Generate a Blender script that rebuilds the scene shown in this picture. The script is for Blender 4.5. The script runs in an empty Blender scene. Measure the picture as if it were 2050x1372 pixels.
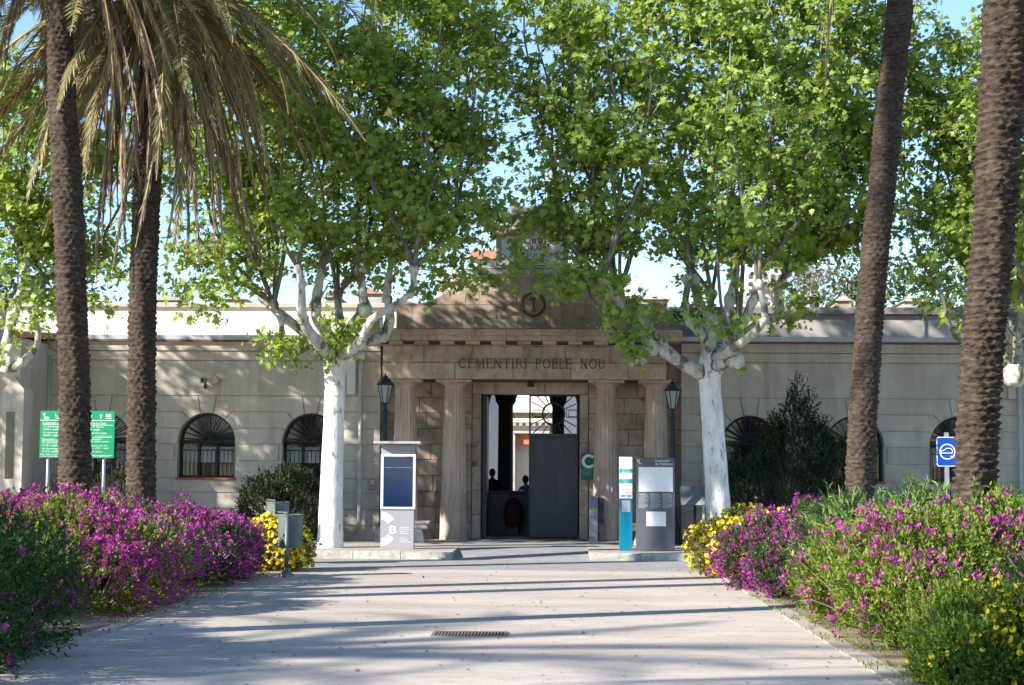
import bpy, math, random
import numpy as np
from mathutils import Vector, Matrix
from mathutils.geometry import tessellate_polygon
random.seed(7); np.random.seed(7)
rng = np.random.default_rng(11)
D = bpy.data; COL = bpy.context.scene.collection; scn = bpy.context.scene
PI = math.pi
# ------------------------------------------------------------------ camera
F = 3500.0; PW, PH = 2050, 1372
yaw = math.atan(98/F); pit = math.atan(268/F); rol = 0.006
CAM = Vector((0, 0, 1.6))
fw = Vector((-math.sin(yaw)*math.cos(pit), math.cos(yaw)*math.cos(pit), math.sin(pit)))
rt = Vector((math.cos(yaw), math.sin(yaw), 0)); up = rt.cross(fw)
rt2 = rt*math.cos(rol) + up*math.sin(rol); up2 = up*math.cos(rol) - rt*math.sin(rol)
cd = D.cameras.new('camera'); cam = D.objects.new('camera', cd); COL.objects.link(cam)
M = Matrix((rt2, up2, -fw)).transposed().to_4x4(); M.translation = CAM
cam.matrix_world = M
cd.sensor_width = 36; cd.lens = 36*F/PW; cd.clip_start = 0.3; cd.clip_end = 3000
scn.camera = cam
def W(px, py, Y):
    d = fw + rt2*((px-PW/2)/F) + up2*((PH/2-py)/F)
    return CAM + d*(Y/d.y)
def G(px, py, z=0.0):
    d = fw + rt2*((px-PW/2)/F) + up2*((PH/2-py)/F)
    return CAM + d*((z-CAM.z)/d.z)
def hz(py, Y, px=1062): return W(px, py, Y).z
def xx(px, Y, py=900): return W(px, py, Y).x
# ------------------------------------------------------------------ light
SEL = math.radians(27); SAZ = math.radians(30)
sd = Vector((math.cos(SAZ)*math.cos(SEL), math.sin(SAZ)*math.cos(SEL), -math.sin(SEL)))
sl = D.lights.new('sun', 'SUN'); sl.energy = 5.0; sl.angle = math.radians(0.55); sl.color = (1, .93, .82)
so = D.objects.new('sun', sl); COL.objects.link(so); so.rotation_euler = sd.to_track_quat('-Z', 'Y').to_euler()
so.location = (-30, -15, 30)
wd = D.worlds.new('World'); scn.world = wd; wd.use_nodes = True
wn = wd.node_tree.nodes; wl = wd.node_tree.links
sky = wn.new('ShaderNodeTexSky'); sky.sky_type = 'NISHITA'; sky.sun_disc = False
sky.sun_elevation = SEL; sky.sun_rotation = math.atan2(-sd.x, -sd.y) % (2*PI)
sky.air_density = 1.0; sky.dust_density = 0.0; sky.ozone_density = 3.6
wl.new(sky.outputs[0], wn['Background'].inputs[0]); wn['Background'].inputs[1].default_value = 0.125
scn.view_settings.view_transform = 'Standard'; scn.view_settings.look = 'None'
scn.view_settings.exposure = 1.2; scn.view_settings.gamma = 1
scn.render.engine = 'CYCLES'
scn.cycles.transparent_max_bounces = 4; scn.cycles.max_bounces = 5
# ------------------------------------------------------------------ materials
def rgb(*c): return (c[0], c[1], c[2], 1)
def mat(name, c1, c2=None, scale=3, rough=.8, metal=0, bump=0, bscale=30, detail=6, objrand=0, stretch=(1,1,1), island=False, transl=0, spots=None, spec=.3, lo=.35, hi=.65):
    m = D.materials.new(name); m.use_nodes = True; n = m.node_tree.nodes; l = m.node_tree.links
    b = n['Principled BSDF']; b.inputs['Roughness'].default_value = rough; b.inputs['Metallic'].default_value = metal
    b.inputs['Specular IOR Level'].default_value = spec
    col = None
    if c2 is None:
        b.inputs['Base Color'].default_value = rgb(*c1)
    tc = n.new('ShaderNodeTexCoord'); mp = n.new('ShaderNodeMapping'); mp.inputs['Scale'].default_value = stretch
    l.new(tc.outputs['Object'], mp.inputs[0])
    if c2 is not None:
        rp = n.new('ShaderNodeValToRGB'); rp.color_ramp.elements[0].color = rgb(*c1); rp.color_ramp.elements[1].color = rgb(*c2)
        rp.color_ramp.elements[0].position = lo; rp.color_ramp.elements[1].position = hi
        if island:
            g = n.new('ShaderNodeNewGeometry'); rp.color_ramp.elements[0].position = 0; rp.color_ramp.elements[1].position = 1
            l.new(g.outputs['Random Per Island'], rp.inputs[0])
        else:
            nz = n.new('ShaderNodeTexNoise'); nz.inputs['Scale'].default_value = scale; nz.inputs['Detail'].default_value = detail
            nz.inputs['Roughness'].default_value = .62
            l.new(mp.outputs[0], nz.inputs[0]); l.new(nz.outputs[0], rp.inputs[0])
        col = rp.outputs[0]
    if spots:
        sc, th, c3 = spots
        nz = n.new('ShaderNodeTexNoise'); nz.inputs['Scale'].default_value = sc; nz.inputs['Detail'].default_value = 5
        l.new(mp.outputs[0], nz.inputs[0])
        r2 = n.new('ShaderNodeValToRGB'); r2.color_ramp.elements[0].position = th; r2.color_ramp.elements[1].position = th+.06
        l.new(nz.outputs[0], r2.inputs[0])
        mx = n.new('ShaderNodeMixRGB'); mx.inputs[2].default_value = rgb(*c3)
        l.new(r2.outputs[0], mx.inputs[0]); l.new(col, mx.inputs[1]); col = mx.outputs[0]
    if objrand and col:
        oi = n.new('ShaderNodeObjectInfo'); hs = n.new('ShaderNodeHueSaturation')
        mr = n.new('ShaderNodeMapRange'); mr.inputs['To Min'].default_value = 1-objrand; mr.inputs['To Max'].default_value = 1+objrand
        l.new(oi.outputs['Random'], mr.inputs[0]); l.new(mr.outputs[0], hs.inputs['Value'])
        l.new(col, hs.inputs['Color']); col = hs.outputs[0]
    if col: l.new(col, b.inputs['Base Color'])
    if bump:
        nb = n.new('ShaderNodeTexNoise'); nb.inputs['Scale'].default_value = bscale; nb.inputs['Detail'].default_value = 5
        l.new(mp.outputs[0], nb.inputs[0]); bp = n.new('ShaderNodeBump'); bp.inputs['Strength'].default_value = bump
        bp.inputs['Distance'].default_value = .02
        l.new(nb.outputs[0], bp.inputs['Height']); l.new(bp.outputs[0], b.inputs['Normal'])
    if transl:
        t = n.new('ShaderNodeBsdfTranslucent'); ms = n.new('ShaderNodeMixShader'); ms.inputs[0].default_value = transl
        if col:
            gm = n.new('ShaderNodeMixRGB'); gm.blend_type = 'MULTIPLY'; gm.inputs[0].default_value = 1
            gm.inputs[2].default_value = (1.0, 1.0, .55, 1); l.new(col, gm.inputs[1]); l.new(gm.outputs[0], t.inputs[0])
        l.new(b.outputs[0], ms.inputs[1]); l.new(t.outputs[0], ms.inputs[2])
        l.new(ms.outputs[0], n['Material Output'].inputs[0])
    return m
m_stucco = mat('stucco', (.50,.45,.395), (.61,.555,.49), 1.3, .9, bump=.15, bscale=60, objrand=.03, stretch=(1,1,.6))
m_groove = mat('groove', (.22,.20,.17), (.28,.25,.2), 4, .95)
m_white = mat('terrace_white', (.72,.69,.62), (.82,.80,.74), 1.0, .9, stretch=(1,1,.3))
m_greywall = mat('terrace_shade_grey', (.36,.34,.33), (.44,.41,.39), 1.0, .9, stretch=(1,1,.3))
m_coping = mat('coping', (.44,.39,.33), (.55,.49,.42), 2, .9)
m_copshade = mat('coping_shade_dark', (.16,.15,.15), (.28,.26,.25), 2, .9)
m_stone = mat('sandstone', (.34,.265,.21), (.52,.42,.34), 1.6, .9, bump=.35, bscale=22, objrand=.13, spots=(2.2,.66,(.17,.13,.10)))
m_col = mat('column_stone', (.44,.34,.285), (.60,.48,.40), 1.6, .9, bump=.3, bscale=25, stretch=(1,1,.5))
m_mortar_shade = mat('mortar_and_shade', (.13,.10,.08), (.2,.16,.13), 6, .95)
m_carve = mat('shaded_letter', (.11,.085,.065), (.16,.12,.09), 6, .95)  # dark tone: patina, and shade for the letter strokes
m_marble = mat('marble', (.6,.6,.6), (.74,.73,.71), 4, .5)
m_grey = mat('grey_stone', (.38,.37,.36), (.5,.48,.46), 3, .85, bump=.2)
m_iron = mat('iron', (.013,.013,.015), None, rough=.5, spec=.5)
m_door = mat('door_metal', (.022,.026,.032), (.035,.04,.05), 2, .45, spec=.5)
m_glass = mat('window_glass', (.02,.024,.028), None, rough=.08, spec=.6)
m_curtain = mat('curtain', (.34,.35,.36), (.46,.47,.48), 9, .9, stretch=(6,1,.4))
m_sill = mat('red_tile', (.28,.09,.05), (.38,.14,.08), 6, .8)
m_gutter = mat('gutter_metal', (.42,.46,.52), (.52,.56,.62), 3, .45, metal=.2)
m_redline = mat('red_edge', (.17,.09,.075), (.22,.11,.09), 4, .9)
m_pipe = mat('pipe_grey', (.42,.42,.40), (.5,.49,.47), 2, .6)
m_awn = mat('awning', (.02,.11,.08), (.03,.15,.11), 3, .8)
m_louv = mat('louvre', (.40,.45,.52), (.5,.55,.6), 3, .5)
m_path = mat('path_concrete', (.44,.385,.335), (.57,.51,.45), .7, .92, bump=.3, bscale=50, stretch=(.35,1,1), spots=(26,.69,(.30,.27,.24)), lo=.3, hi=.7)
m_road = mat('asphalt', (.25,.245,.245), (.33,.325,.32), 2.5, .95, bump=.4, bscale=80)
m_walk = mat('sidewalk_mat', (.34,.30,.26), (.45,.40,.35), 1.5, .95, bump=.2, bscale=40)
m_kerb = mat('kerb_stone', (.40,.385,.34), (.56,.54,.48), 5, .9, bump=.4, bscale=30, objrand=.08)
m_soil = mat('soil', (.17,.125,.09), (.30,.235,.175), 3, .98, bump=.8, bscale=35)
m_earth = mat('ground_mat', (.15,.14,.10), (.24,.21,.16), .3, .98)
m_bark = mat('plane_bark', (.36,.35,.29), (.66,.65,.60), 6, .9, bump=.8, bscale=14, spots=(4.5,.52,(.17,.165,.11)), stretch=(1,1,.6))
m_lime = mat('limewashed_bark', (.66,.65,.62), (.84,.83,.81), 5, .9, bump=.9, bscale=10, spots=(9,.60,(.34,.33,.28)), stretch=(1,1,.4))
m_hole = mat('hollow_shade', (.03,.015,.01), None, rough=1)
m_branch = mat('branch_bark', (.10,.095,.07), (.26,.25,.20), 8, .9, stretch=(1,1,.4))
m_leaf = mat('plane_leaf', (.25,.37,.055), (.48,.57,.15), island=True, rough=.42, transl=.5, spec=.4)
def vary(m, scale, c):
    n = m.node_tree.nodes; l = m.node_tree.links; b = n['Principled BSDF']; src = b.inputs['Base Color'].links[0].from_socket
    g = n.new('ShaderNodeNewGeometry'); nz = n.new('ShaderNodeTexNoise'); nz.inputs['Scale'].default_value = scale; l.new(g.outputs['Position'], nz.inputs[0])
    r = n.new('ShaderNodeValToRGB'); r.color_ramp.elements[0].position = .38; r.color_ramp.elements[1].position = .62
    r.color_ramp.elements[0].color = rgb(*c); r.color_ramp.elements[1].color = (1,1,1,1); l.new(nz.outputs[0], r.inputs[0])
    x = n.new('ShaderNodeMixRGB'); x.blend_type = 'MULTIPLY'; x.inputs[0].default_value = 1
    l.new(src, x.inputs[1]); l.new(r.outputs[0], x.inputs[2]); l.new(x.outputs[0], b.inputs['Base Color'])
vary(m_leaf, .9, (.84,.92,.8))
m_leafd = mat('plane_leaf_deep', (.15,.25,.04), (.30,.40,.08), island=True, rough=.45, transl=.34, spec=.35)
m_palmt = mat('palm_trunk', (.026,.019,.014), (.118,.088,.066), 9, .95, bump=.8, bscale=40, stretch=(1,1,3))
m_frond = mat('palm_green', (.07,.09,.035), (.24,.25,.09), island=True, rough=.5, transl=.2, spec=.4)
m_frondy = mat('palm_yellow', (.12,.11,.05), (.40,.35,.16), island=True, rough=.6, transl=.2)
m_frondd = mat('palm_dry', (.09,.07,.055), (.50,.40,.30), island=True, rough=.8, transl=.15)
m_rach = mat('palm_rachis', (.28,.2,.08), (.38,.28,.13), 5, .7)
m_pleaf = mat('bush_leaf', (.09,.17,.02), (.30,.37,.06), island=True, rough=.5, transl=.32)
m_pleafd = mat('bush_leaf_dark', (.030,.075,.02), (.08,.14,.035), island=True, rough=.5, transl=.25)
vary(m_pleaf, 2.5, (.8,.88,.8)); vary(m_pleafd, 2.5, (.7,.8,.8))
m_mag = mat('magenta_petal', (.30,.022,.26), (.66,.09,.50), island=True, rough=.6, transl=.3)
vary(m_mag, 3, (.85,.75,.9))
m_yel = mat('yellow_petal', (.80,.58,.01), (.92,.72,.04), island=True, rough=.6, transl=.25)
m_gleaf = mat('grey_green_leaf', (.10,.13,.05), (.20,.24,.11), island=True, rough=.6, transl=.2)
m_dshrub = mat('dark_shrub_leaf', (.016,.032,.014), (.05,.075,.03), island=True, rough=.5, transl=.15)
m_lance = mat('lance_leaf', (.10,.19,.05), (.22,.34,.09), island=True, rough=.5, transl=.3)
m_twig = mat('twig', (.14,.10,.07), (.22,.16,.11), 9, .95)
m_grass = mat('weed_grass', (.12,.19,.03), (.25,.30,.07), island=True, rough=.7, transl=.3)
m_green = mat('sign_green', (.008,.27,.115), None, rough=.45)
m_green2 = mat('sign_green_dark', (.010,.16,.07), None, rough=.45)
m_wht = mat('white_print', (.82,.82,.82), None, rough=.6)
m_post = mat('post_grey', (.34,.36,.37), None, rough=.4, metal=.4)
m_blue = mat('sign_blue', (.005,.06,.42), None, rough=.4)
m_kgrey = mat('kiosk_grey', (.30,.305,.33), None, rough=.45)
m_kpanel = mat('kiosk_roof_grey', (.40,.40,.41), None, rough=.5)
m_screen = mat('kiosk_screen', (.003,.014,.055), (.005,.022,.075), 2, .12, spec=.5)
m_dgrey = mat('board_grey', (.105,.11,.125), None, rough=.45)
m_teal = mat('totem_teal', (.0,.20,.31), None, rough=.4)
m_teal2 = mat('totem_green', (.0,.36,.34), None, rough=.4)
m_lgrey = mat('print_grey', (.42,.43,.45), None, rough=.6)
m_mach = mat('machine_lilac', (.24,.25,.33), None, rough=.45)
m_machshadow = mat('machine_shadow', (.05,.05,.055), None, rough=.6)
m_lime2 = mat('lime_stripe', (.42,.5,.02), None, rough=.5)
m_old = mat('weathered_panel', (.17,.20,.21), (.28,.30,.30), 4, .8)
m_bin = mat('bin_metal', (.10,.125,.12), (.16,.185,.18), 6, .55, metal=.3)
m_lampg = mat('lamp_glass', (.34,.36,.37), None, rough=.3)
m_lampi = mat('lamp_iron', (.022,.03,.038), None, rough=.5)
m_bench = mat('bench_stone', (.42,.41,.37), (.54,.52,.48), 5, .9, bump=.3)
m_hall_shade = mat('hall_shade', (.05,.042,.038), (.07,.06,.055), 2, .9)  # near-black colour stands in for the hall's lack of light
m_cream = mat('cream_wall', (.66,.60,.52), (.74,.69,.61), 1, .9)
m_terra = mat('terracotta', (.45,.17,.10), (.55,.23,.14), 2, .9)
m_roof = mat('roof_tile', (.42,.19,.12), (.55,.28,.18), 6, .9)
m_apt = mat('far_white', (.6,.62,.66), (.68,.7,.72), 1, .9)
m_pine = mat('pine_leaf', (.035,.065,.022), (.10,.13,.04), island=True, rough=.7, transl=.15)
m_cloth1 = mat('dark_cloth', (.012,.014,.022), None, rough=.9)
m_cloth2 = mat('blue_cloth', (.16,.22,.42), None, rough=.9)
m_skin = mat('skin', (.35,.2,.14), None, rough=.6)
m_hair = mat('hair', (.01,.008,.007), None, rough=.7)
m_red = mat('bag_red', (.05,.006,.007), None, rough=.7)
m_grate = mat('grate_iron', (.17,.14,.12), (.25,.21,.18), 9, .7)
def weather(m, scale, stretch, lo, hi, dark, detail=8):
    n = m.node_tree.nodes; l = m.node_tree.links; b = n['Principled BSDF']; src = b.inputs['Base Color'].links[0].from_socket
    tc = n.new('ShaderNodeTexCoord'); mp = n.new('ShaderNodeMapping'); mp.inputs['Scale'].default_value = stretch; nz = n.new('ShaderNodeTexNoise')
    nz.inputs['Scale'].default_value = scale; nz.inputs['Detail'].default_value = detail; nz.inputs['Roughness'].default_value = .7
    l.new(tc.outputs['Object'], mp.inputs[0]); l.new(mp.outputs[0], nz.inputs[0])
    r = n.new('ShaderNodeValToRGB'); r.color_ramp.elements[0].position = lo; r.color_ramp.elements[1].position = hi
    r.color_ramp.elements[0].color = rgb(*dark); r.color_ramp.elements[1].color = (1,1,1,1); l.new(nz.outputs[0], r.inputs[0])
    x = n.new('ShaderNodeMixRGB'); x.blend_type = 'MULTIPLY'; x.inputs[0].default_value = 1
    l.new(src, x.inputs[1]); l.new(r.outputs[0], x.inputs[2]); l.new(x.outputs[0], b.inputs['Base Color'])
weather(m_path, .9, (.25,1,1), .36, .56, (.80,.79,.77)); weather(m_path, 5, (.5,1,1), .30, .50, (.80,.79,.78)); weather(m_path, 60, (1,1,1), .33, .45, (.72,.71,.70), 2)
weather(m_stucco, 2.2, (1.6,1,.16), .34, .54, (.80,.79,.76)); weather(m_stucco, .8, (1,1,1), .35, .6, (.86,.86,.86))
weather(m_stone, 7, (1,1,.5), .32, .52, (.72,.68,.66)); weather(m_col, 3, (2,2,.25), .35, .55, (.74,.71,.70)); weather(m_walk, 4, (1,1,1), .35, .55, (.8,.79,.78))
weather(m_door, 2, (3,1,.3), .3, .6, (.6,.6,.6)); weather(m_kerb, 9, (1,1,1), .35, .55, (.7,.69,.66)); weather(m_palmt, 1.1, (.3,.3,2.2), .35, .6, (.62,.60,.60))
weather(m_white, 1.5, (1.2,1,.2), .33, .5, (.85,.83,.8)); weather(m_greywall, 1.5, (1.2,1,.2), .33, .5, (.8,.79,.78)); weather(m_lime, 3, (1,1,.3), .36, .5, (.78,.77,.72))
# ------------------------------------------------------------------ helpers
ORG = {}
def tag(o, label=None, cat=None, group=None, kind=None):
    if label: o['label'] = label
    if cat: o['category'] = cat
    if group: o['group'] = group
    if kind: o['kind'] = kind
    return o
def link(o, parent, org):
    COL.objects.link(o)
    if parent: o.parent = parent
    ORG[o.name] = org
    return o
def thing(name, loc, label, cat, group=None):
    o = D.objects.new(name, None); o.empty_display_size = .2; COL.objects.link(o); o.location = loc
    ORG[o.name] = Vector(loc); return tag(o, label, cat, group)
def finish(name, me, m, parent, smooth, label=None):
    if isinstance(m, (list, tuple)):
        for q in m: me.materials.append(q)
    elif m: me.materials.append(m)
    if smooth: me.polygons.foreach_set('use_smooth', [True]*len(me.polygons))
    o = D.objects.new(name, me); link(o, parent, ORG[parent.name] if parent else Vector((0,0,0)))
    if label: o['label'] = label
    return o
class MB:
    def __init__(s): s.v = []; s.f = []
    def box(s, x0, x1, y0, y1, z0, z1):
        b = len(s.v); s.v += [(x0,y0,z0),(x1,y0,z0),(x1,y1,z0),(x0,y1,z0),(x0,y0,z1),(x1,y0,z1),(x1,y1,z1),(x0,y1,z1)]
        s.f += [tuple(b+i for i in q) for q in ((0,3,2,1),(4,5,6,7),(0,1,5,4),(1,2,6,5),(2,3,7,6),(3,0,4,7))]; return s
    def bbox(s, x0, x1, y0, y1, z0, z1, c=.006):      # box with chamfered front edges
        b = len(s.v)
        s.v += [(x0+c,y0,z0+c),(x1-c,y0,z0+c),(x1-c,y0,z1-c),(x0+c,y0,z1-c),(x0,y0+c,z0),(x1,y0+c,z0),(x1,y0+c,z1),(x0,y0+c,z1),(x0,y1,z0),(x1,y1,z0),(x1,y1,z1),(x0,y1,z1)]
        s.f += [tuple(b+i for i in q) for q in ((0,1,2,3),(4,5,1,0),(5,6,2,1),(6,7,3,2),(7,4,0,3),(8,9,5,4),(9,10,6,5),(10,11,7,6),(11,8,4,7),(11,10,9,8))]; return s
    def prism(s, poly, y0, y1):                        # poly = (x,z) list, CCW seen from -Y
        a = sum(poly[i][0]*poly[(i+1)%len(poly)][1]-poly[(i+1)%len(poly)][0]*poly[i][1] for i in range(len(poly)))
        if a < 0: poly = poly[::-1]
        b = len(s.v); n = len(poly)
        s.v += [(x,y0,z) for x,z in poly] + [(x,y1,z) for x,z in poly]
        s.f.append(tuple(range(b,b+n))); s.f.append(tuple(range(b+2*n-1,b+n-1,-1)))
        for i in range(n):
            j = (i+1)%n; s.f.append((b+j,b+i,b+n+i,b+n+j))
        return s
    def extr(s, poly, vec, axis='z'):                  # 3-D polygon extruded by a vector
        b = len(s.v); n = len(poly)
        s.v += [tuple(p) for p in poly] + [tuple(Vector(p)+Vector(vec)) for p in poly]
        s.f.append(tuple(range(b+n-1,b-1,-1))); s.f.append(tuple(range(b+n,b+2*n)))
        for i in range(n):
            j = (i+1)%n; s.f.append((b+i,b+j,b+n+j,b+n+i))
        return s
    def tube(s, pts, rad, n=8, cap=True, wob=0, seed=0):
        pts = [Vector(p) for p in pts]; b = len(s.v)
        if not hasattr(rad, '__len__'): rad = [rad]*len(pts)
        T = None; rr = random.Random(seed); ref = Vector((.13,.97,.2))
        for i, p in enumerate(pts):
            t = (pts[min(i+1,len(pts)-1)]-pts[max(i-1,0)]).normalized()
            if T is None: u = t.cross(ref).normalized() if abs(t.dot(ref.normalized()))<.95 else t.cross(Vector((1,0,0))).normalized()
            else: u = (u - t*u.dot(t)).normalized()
            T = t; w = t.cross(u)
            for k in range(n):
                a = 2*PI*k/n; r = rad[i]*(1+wob*(rr.random()-.5))
                s.v.append(tuple(p+(u*math.cos(a)+w*math.sin(a))*r))
        for i in range(len(pts)-1):
            for k in range(n):
                q = (k+1)%n; s.f.append((b+i*n+k, b+i*n+q, b+(i+1)*n+q, b+(i+1)*n+k))
        if cap: s.f.append(tuple(b+k for k in range(n-1,-1,-1))); s.f.append(tuple(b+(len(pts)-1)*n+k for k in range(n)))
        return s
    def lathe(s, c, prof, n=16, rot=0):                # prof (r,z)
        b = len(s.v)
        for r, z in prof:
            for k in range(n):
                a = rot+2*PI*k/n; s.v.append((c[0]+r*math.cos(a), c[1]+r*math.sin(a), c[2]+z))
        for i in range(len(prof)-1):
            for k in range(n):
                q = (k+1)%n; s.f.append((b+i*n+k,b+i*n+q,b+(i+1)*n+q,b+(i+1)*n+k))
        s.f.append(tuple(b+k for k in range(n-1,-1,-1))); s.f.append(tuple(b+(len(prof)-1)*n+k for k in range(n)))
        return s
    def ball(s, c, r, sub=8, wob=.15, seed=1):
        rr = random.Random(seed); b = len(s.v); m = sub
        if not hasattr(r,'__len__'): r = (r,r,r)
        for i in range(1, m):
            for k in range(2*m):
                a = PI*k/m; t = PI*i/m; q = 1+wob*(rr.random()-.5)
                s.v.append((c[0]+r[0]*q*math.sin(t)*math.cos(a), c[1]+r[1]*q*math.sin(t)*math.sin(a), c[2]+r[2]*q*math.cos(t)))
        for i in range(m-2):
            for k in range(2*m):
                q = (k+1)%(2*m); s.f.append((b+i*2*m+k,b+(i+1)*2*m+k,b+(i+1)*2*m+q,b+i*2*m+q))
        s.f.append(tuple(b+k for k in range(2*m))); s.f.append(tuple(b+(m-2)*2*m+k for k in range(2*m-1,-1,-1)))
        return s
    def build(s, name, m, parent=None, smooth=False, label=None):
        org = ORG[parent.name] if parent else Vector((0,0,0))
        me = D.meshes.new(name); me.from_pydata([(x-org.x,y-org.y,z-org.z) for x,y,z in s.v], [], s.f)
        me.validate(); return finish(name, me, m, parent, smooth, label)
def npmesh(name, V, Fc, k, m, parent=None, smooth=False, mi=None):
    """V (n,3) world verts, Fc flat loop indices, k verts per face"""
    org = ORG[parent.name] if parent else Vector((0,0,0))
    V = np.asarray(V, dtype=np.float32) - np.array(org, dtype=np.float32)
    me = D.meshes.new(name); nf = len(Fc)//k
    me.vertices.add(len(V)); me.vertices.foreach_set('co', V.ravel())
    me.loops.add(nf*k); me.loops.foreach_set('vertex_index', np.asarray(Fc, dtype=np.int32))
    me.polygons.add(nf); me.polygons.foreach_set('loop_start', np.arange(nf, dtype=np.int32)*k)
    me.polygons.foreach_set('loop_total', np.full(nf, k, dtype=np.int32))
    if mi is not None: me.polygons.foreach_set('material_index', np.asarray(mi, dtype=np.int32))
    me.update(calc_edges=True)
    return finish(name, me, m, parent, smooth)
def nrm(a): return a/np.maximum(np.linalg.norm(a, axis=-1, keepdims=True), 1e-9)
def scatter(name, C, Tdir, N, S, tv, tf, m, parent=None, mi=None):
    """instances of a template (y along Tdir, z along N) baked to one mesh; tf (nf,k)"""
    T = nrm(Tdir); X = nrm(np.cross(T, N)); Z = np.cross(X, T)
    tv = np.asarray(tv, dtype=float); S = np.asarray(S, dtype=float).reshape(-1,1,1)
    V = C[:,None,:] + S*(tv[None,:,0:1]*X[:,None,:] + tv[None,:,1:2]*T[:,None,:] + tv[None,:,2:3]*Z[:,None,:])
    n = len(C); tf = np.asarray(tf); fc = (np.arange(n)[:,None,None]*len(tv) + tf[None]).reshape(-1)
    if mi is not None: mi = np.repeat(mi, len(tf))
    return npmesh(name, V.reshape(-1,3), fc, tf.shape[1], m, parent, mi=mi)
def rdir(n): return nrm(rng.normal(size=(n,3)))
# plane leaf: two folded halves of a five-lobed outline
LV = [(0,-.1,0),(.30,.0,.05),(.58,.26,.12),(.27,.36,.05),(.42,.72,.10),(.15,.56,.03),(0,1.0,-.04),(-.30,.0,.05),(-.58,.26,.12),(-.27,.36,.05),(-.42,.72,.10),(-.15,.56,.03),(0,.3,0)]
LF = [(12,0,2),(12,2,3),(12,3,4),(12,4,5),(12,5,6),(12,8,0),(12,9,8),(12,10,9),(12,11,10),(12,6,11)]
LV_ = [(0,-.12,0),(.30,-.02,.06),(.26,.12,.05),(.56,.26,.13),(.30,.40,.07),(.40,.66,.10),(.15,.56,.03),(0,1.0,-.03),
      (-.30,-.02,.06),(-.26,.12,.05),(-.56,.26,.13),(-.30,.40,.07),(-.40,.66,.10),(-.15,.56,.03),(0,.3,0)]
RV = [(0,0,0),(.22,.45,.06),(0,1,0),(-.22,.45,.06)]; RF = [(0,1,2),(0,2,3)]
DV = [(0,0,.05)] + [(.5*math.cos(2*PI*i/8), .5*math.sin(2*PI*i/8), .0) for i in range(8)]; DF = [(0,i+1,(i+1)%8+1) for i in range(8)]
def text(s, x0, x1, zb, zt, y, m, parent, name='lettering', ext=.002, mb=None):
    cu = D.curves.new('t', 'FONT'); cu.body = s; cu.extrude = 0; cu.resolution_u = 2
    o = D.objects.new('t', cu); COL.objects.link(o); bpy.context.view_layer.update()
    me = D.meshes.new_from_object(o); D.objects.remove(o); D.curves.remove(cu)
    n = len(me.vertices); a = np.zeros(n*3); me.vertices.foreach_get('co', a); a = a.reshape(-1,3)
    mn = a.min(0); mx = a.max(0)
    X = x0 + (a[:,0]-mn[0])/(mx[0]-mn[0])*(x1-x0); Z = zb + (a[:,1]-mn[1])/(mx[1]-mn[1])*(zt-zb)
    t = mb or MB(); b = len(t.v); t.v += [(X[i], y, Z[i]) for i in range(n)]
    t.f += [tuple(b+i for i in p.vertices) for p in me.polygons]
    D.meshes.remove(me)
    if mb is None: return t.build(name, m, parent)
def copy_tree(o, loc, label=None, group=None, rz=None, parent=None):
    c = o.copy(); COL.objects.link(c)
    if parent is None:
        c.location = loc; ORG[c.name] = Vector(loc)
        if rz is not None: c.rotation_euler.z = rz
        if label: c['label'] = label
        if group: c['group'] = group
    else: c.parent = parent
    for ch in list(o.children): copy_tree(ch, None, parent=c)
    return c
def struct(mb, name, m, smooth=False): return tag(mb.build(name, m, None, smooth), kind='structure')
# ================================================================== SETTING
SW = .15                                     # sidewalk height
YK = 33.7; YW = 40.6; YP = 41.0
PX0, PX1 = -4.52, 2.58
struct(MB().box(-500,500,-60,900,-.60,-.02), 'ground', m_earth)
struct(MB().box(-80,80,29.7,YK+.2,-.1,.004), 'road', m_road)
struct(MB().box(PX0,PX1,-20,29.9,-.1,.008), 'path', m_path)
struct(MB().box(-60,PX0-.21,-20,29.6,-.1,.02), 'garden_bed_left', m_soil)
struct(MB().box(PX1+.21,60,-20,29.6,-.1,.02), 'garden_bed_right', m_soil)
# flat edging stones along the path, one by one where they show
def edging(nm, x0, x1):
    e = struct(MB().box(x0+.01,x1-.01,-20,29.6,-.1,.0), nm, m_soil)
    y = 9.0; base = None
    while y < 29.3:
        o = MB().box(x0,x1,y+.008,y+.992,-.05,.022+random.uniform(-.004,.006)).build('edging_stone', m_walk, e); y += 1.0
edging('path_edging_left', PX0-.2, PX0-.004); edging('path_edging_right', PX1+.004, PX1+.2)
# pavement with driveway ramp
XR0 = xx(905,YK,1110); XR1 = xx(1180,YK,1110)
s = MB().box(-60,XR0,YK+.2,41.9,-.1,SW); s.box(XR1,60,YK+.2,41.9,-.1,SW); struct(s, 'pavement', m_walk)
s = MB(); s.extr([(XR0+.002,YK,-.1),(XR0+.002,41.9,-.1),(XR0+.002,41.9,SW-.004),(XR0+.002,YK+2.2,SW-.004),(XR0+.002,YK,.012)], (XR1-XR0-.004,0,0)); struct(s, 'driveway_ramp', m_road)
def kerb(nm, xa, xb, d):
    k = struct(MB().box(min(xa,xb),max(xa,xb),YK+.03,YK+.2,-.1,SW-.01), nm, m_kerb)
    x = xa; first = True
    while (x-xb)*d < 0:
        L = random.uniform(.88,1.02); x2 = x+L*d
        a, b = min(x,x2)+.006, max(x,x2)-.006; z = SW+random.uniform(0,.008)
        mb = MB()
        if first:   # the dropped end stone
            p = [(a,YK-.01,-.05),(b,YK-.01,-.05),(b,YK-.01,z if d>0 else .02),(a,YK-.01,.02 if d>0 else z)]
            mb.extr(p, (0,.22,0))
        else: mb.box(a,b,YK-.01+random.uniform(-.006,.006),YK+.203,-.05,z)
        mb.build('kerb_stone', m_kerb, k); x = x2; first = False
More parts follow.
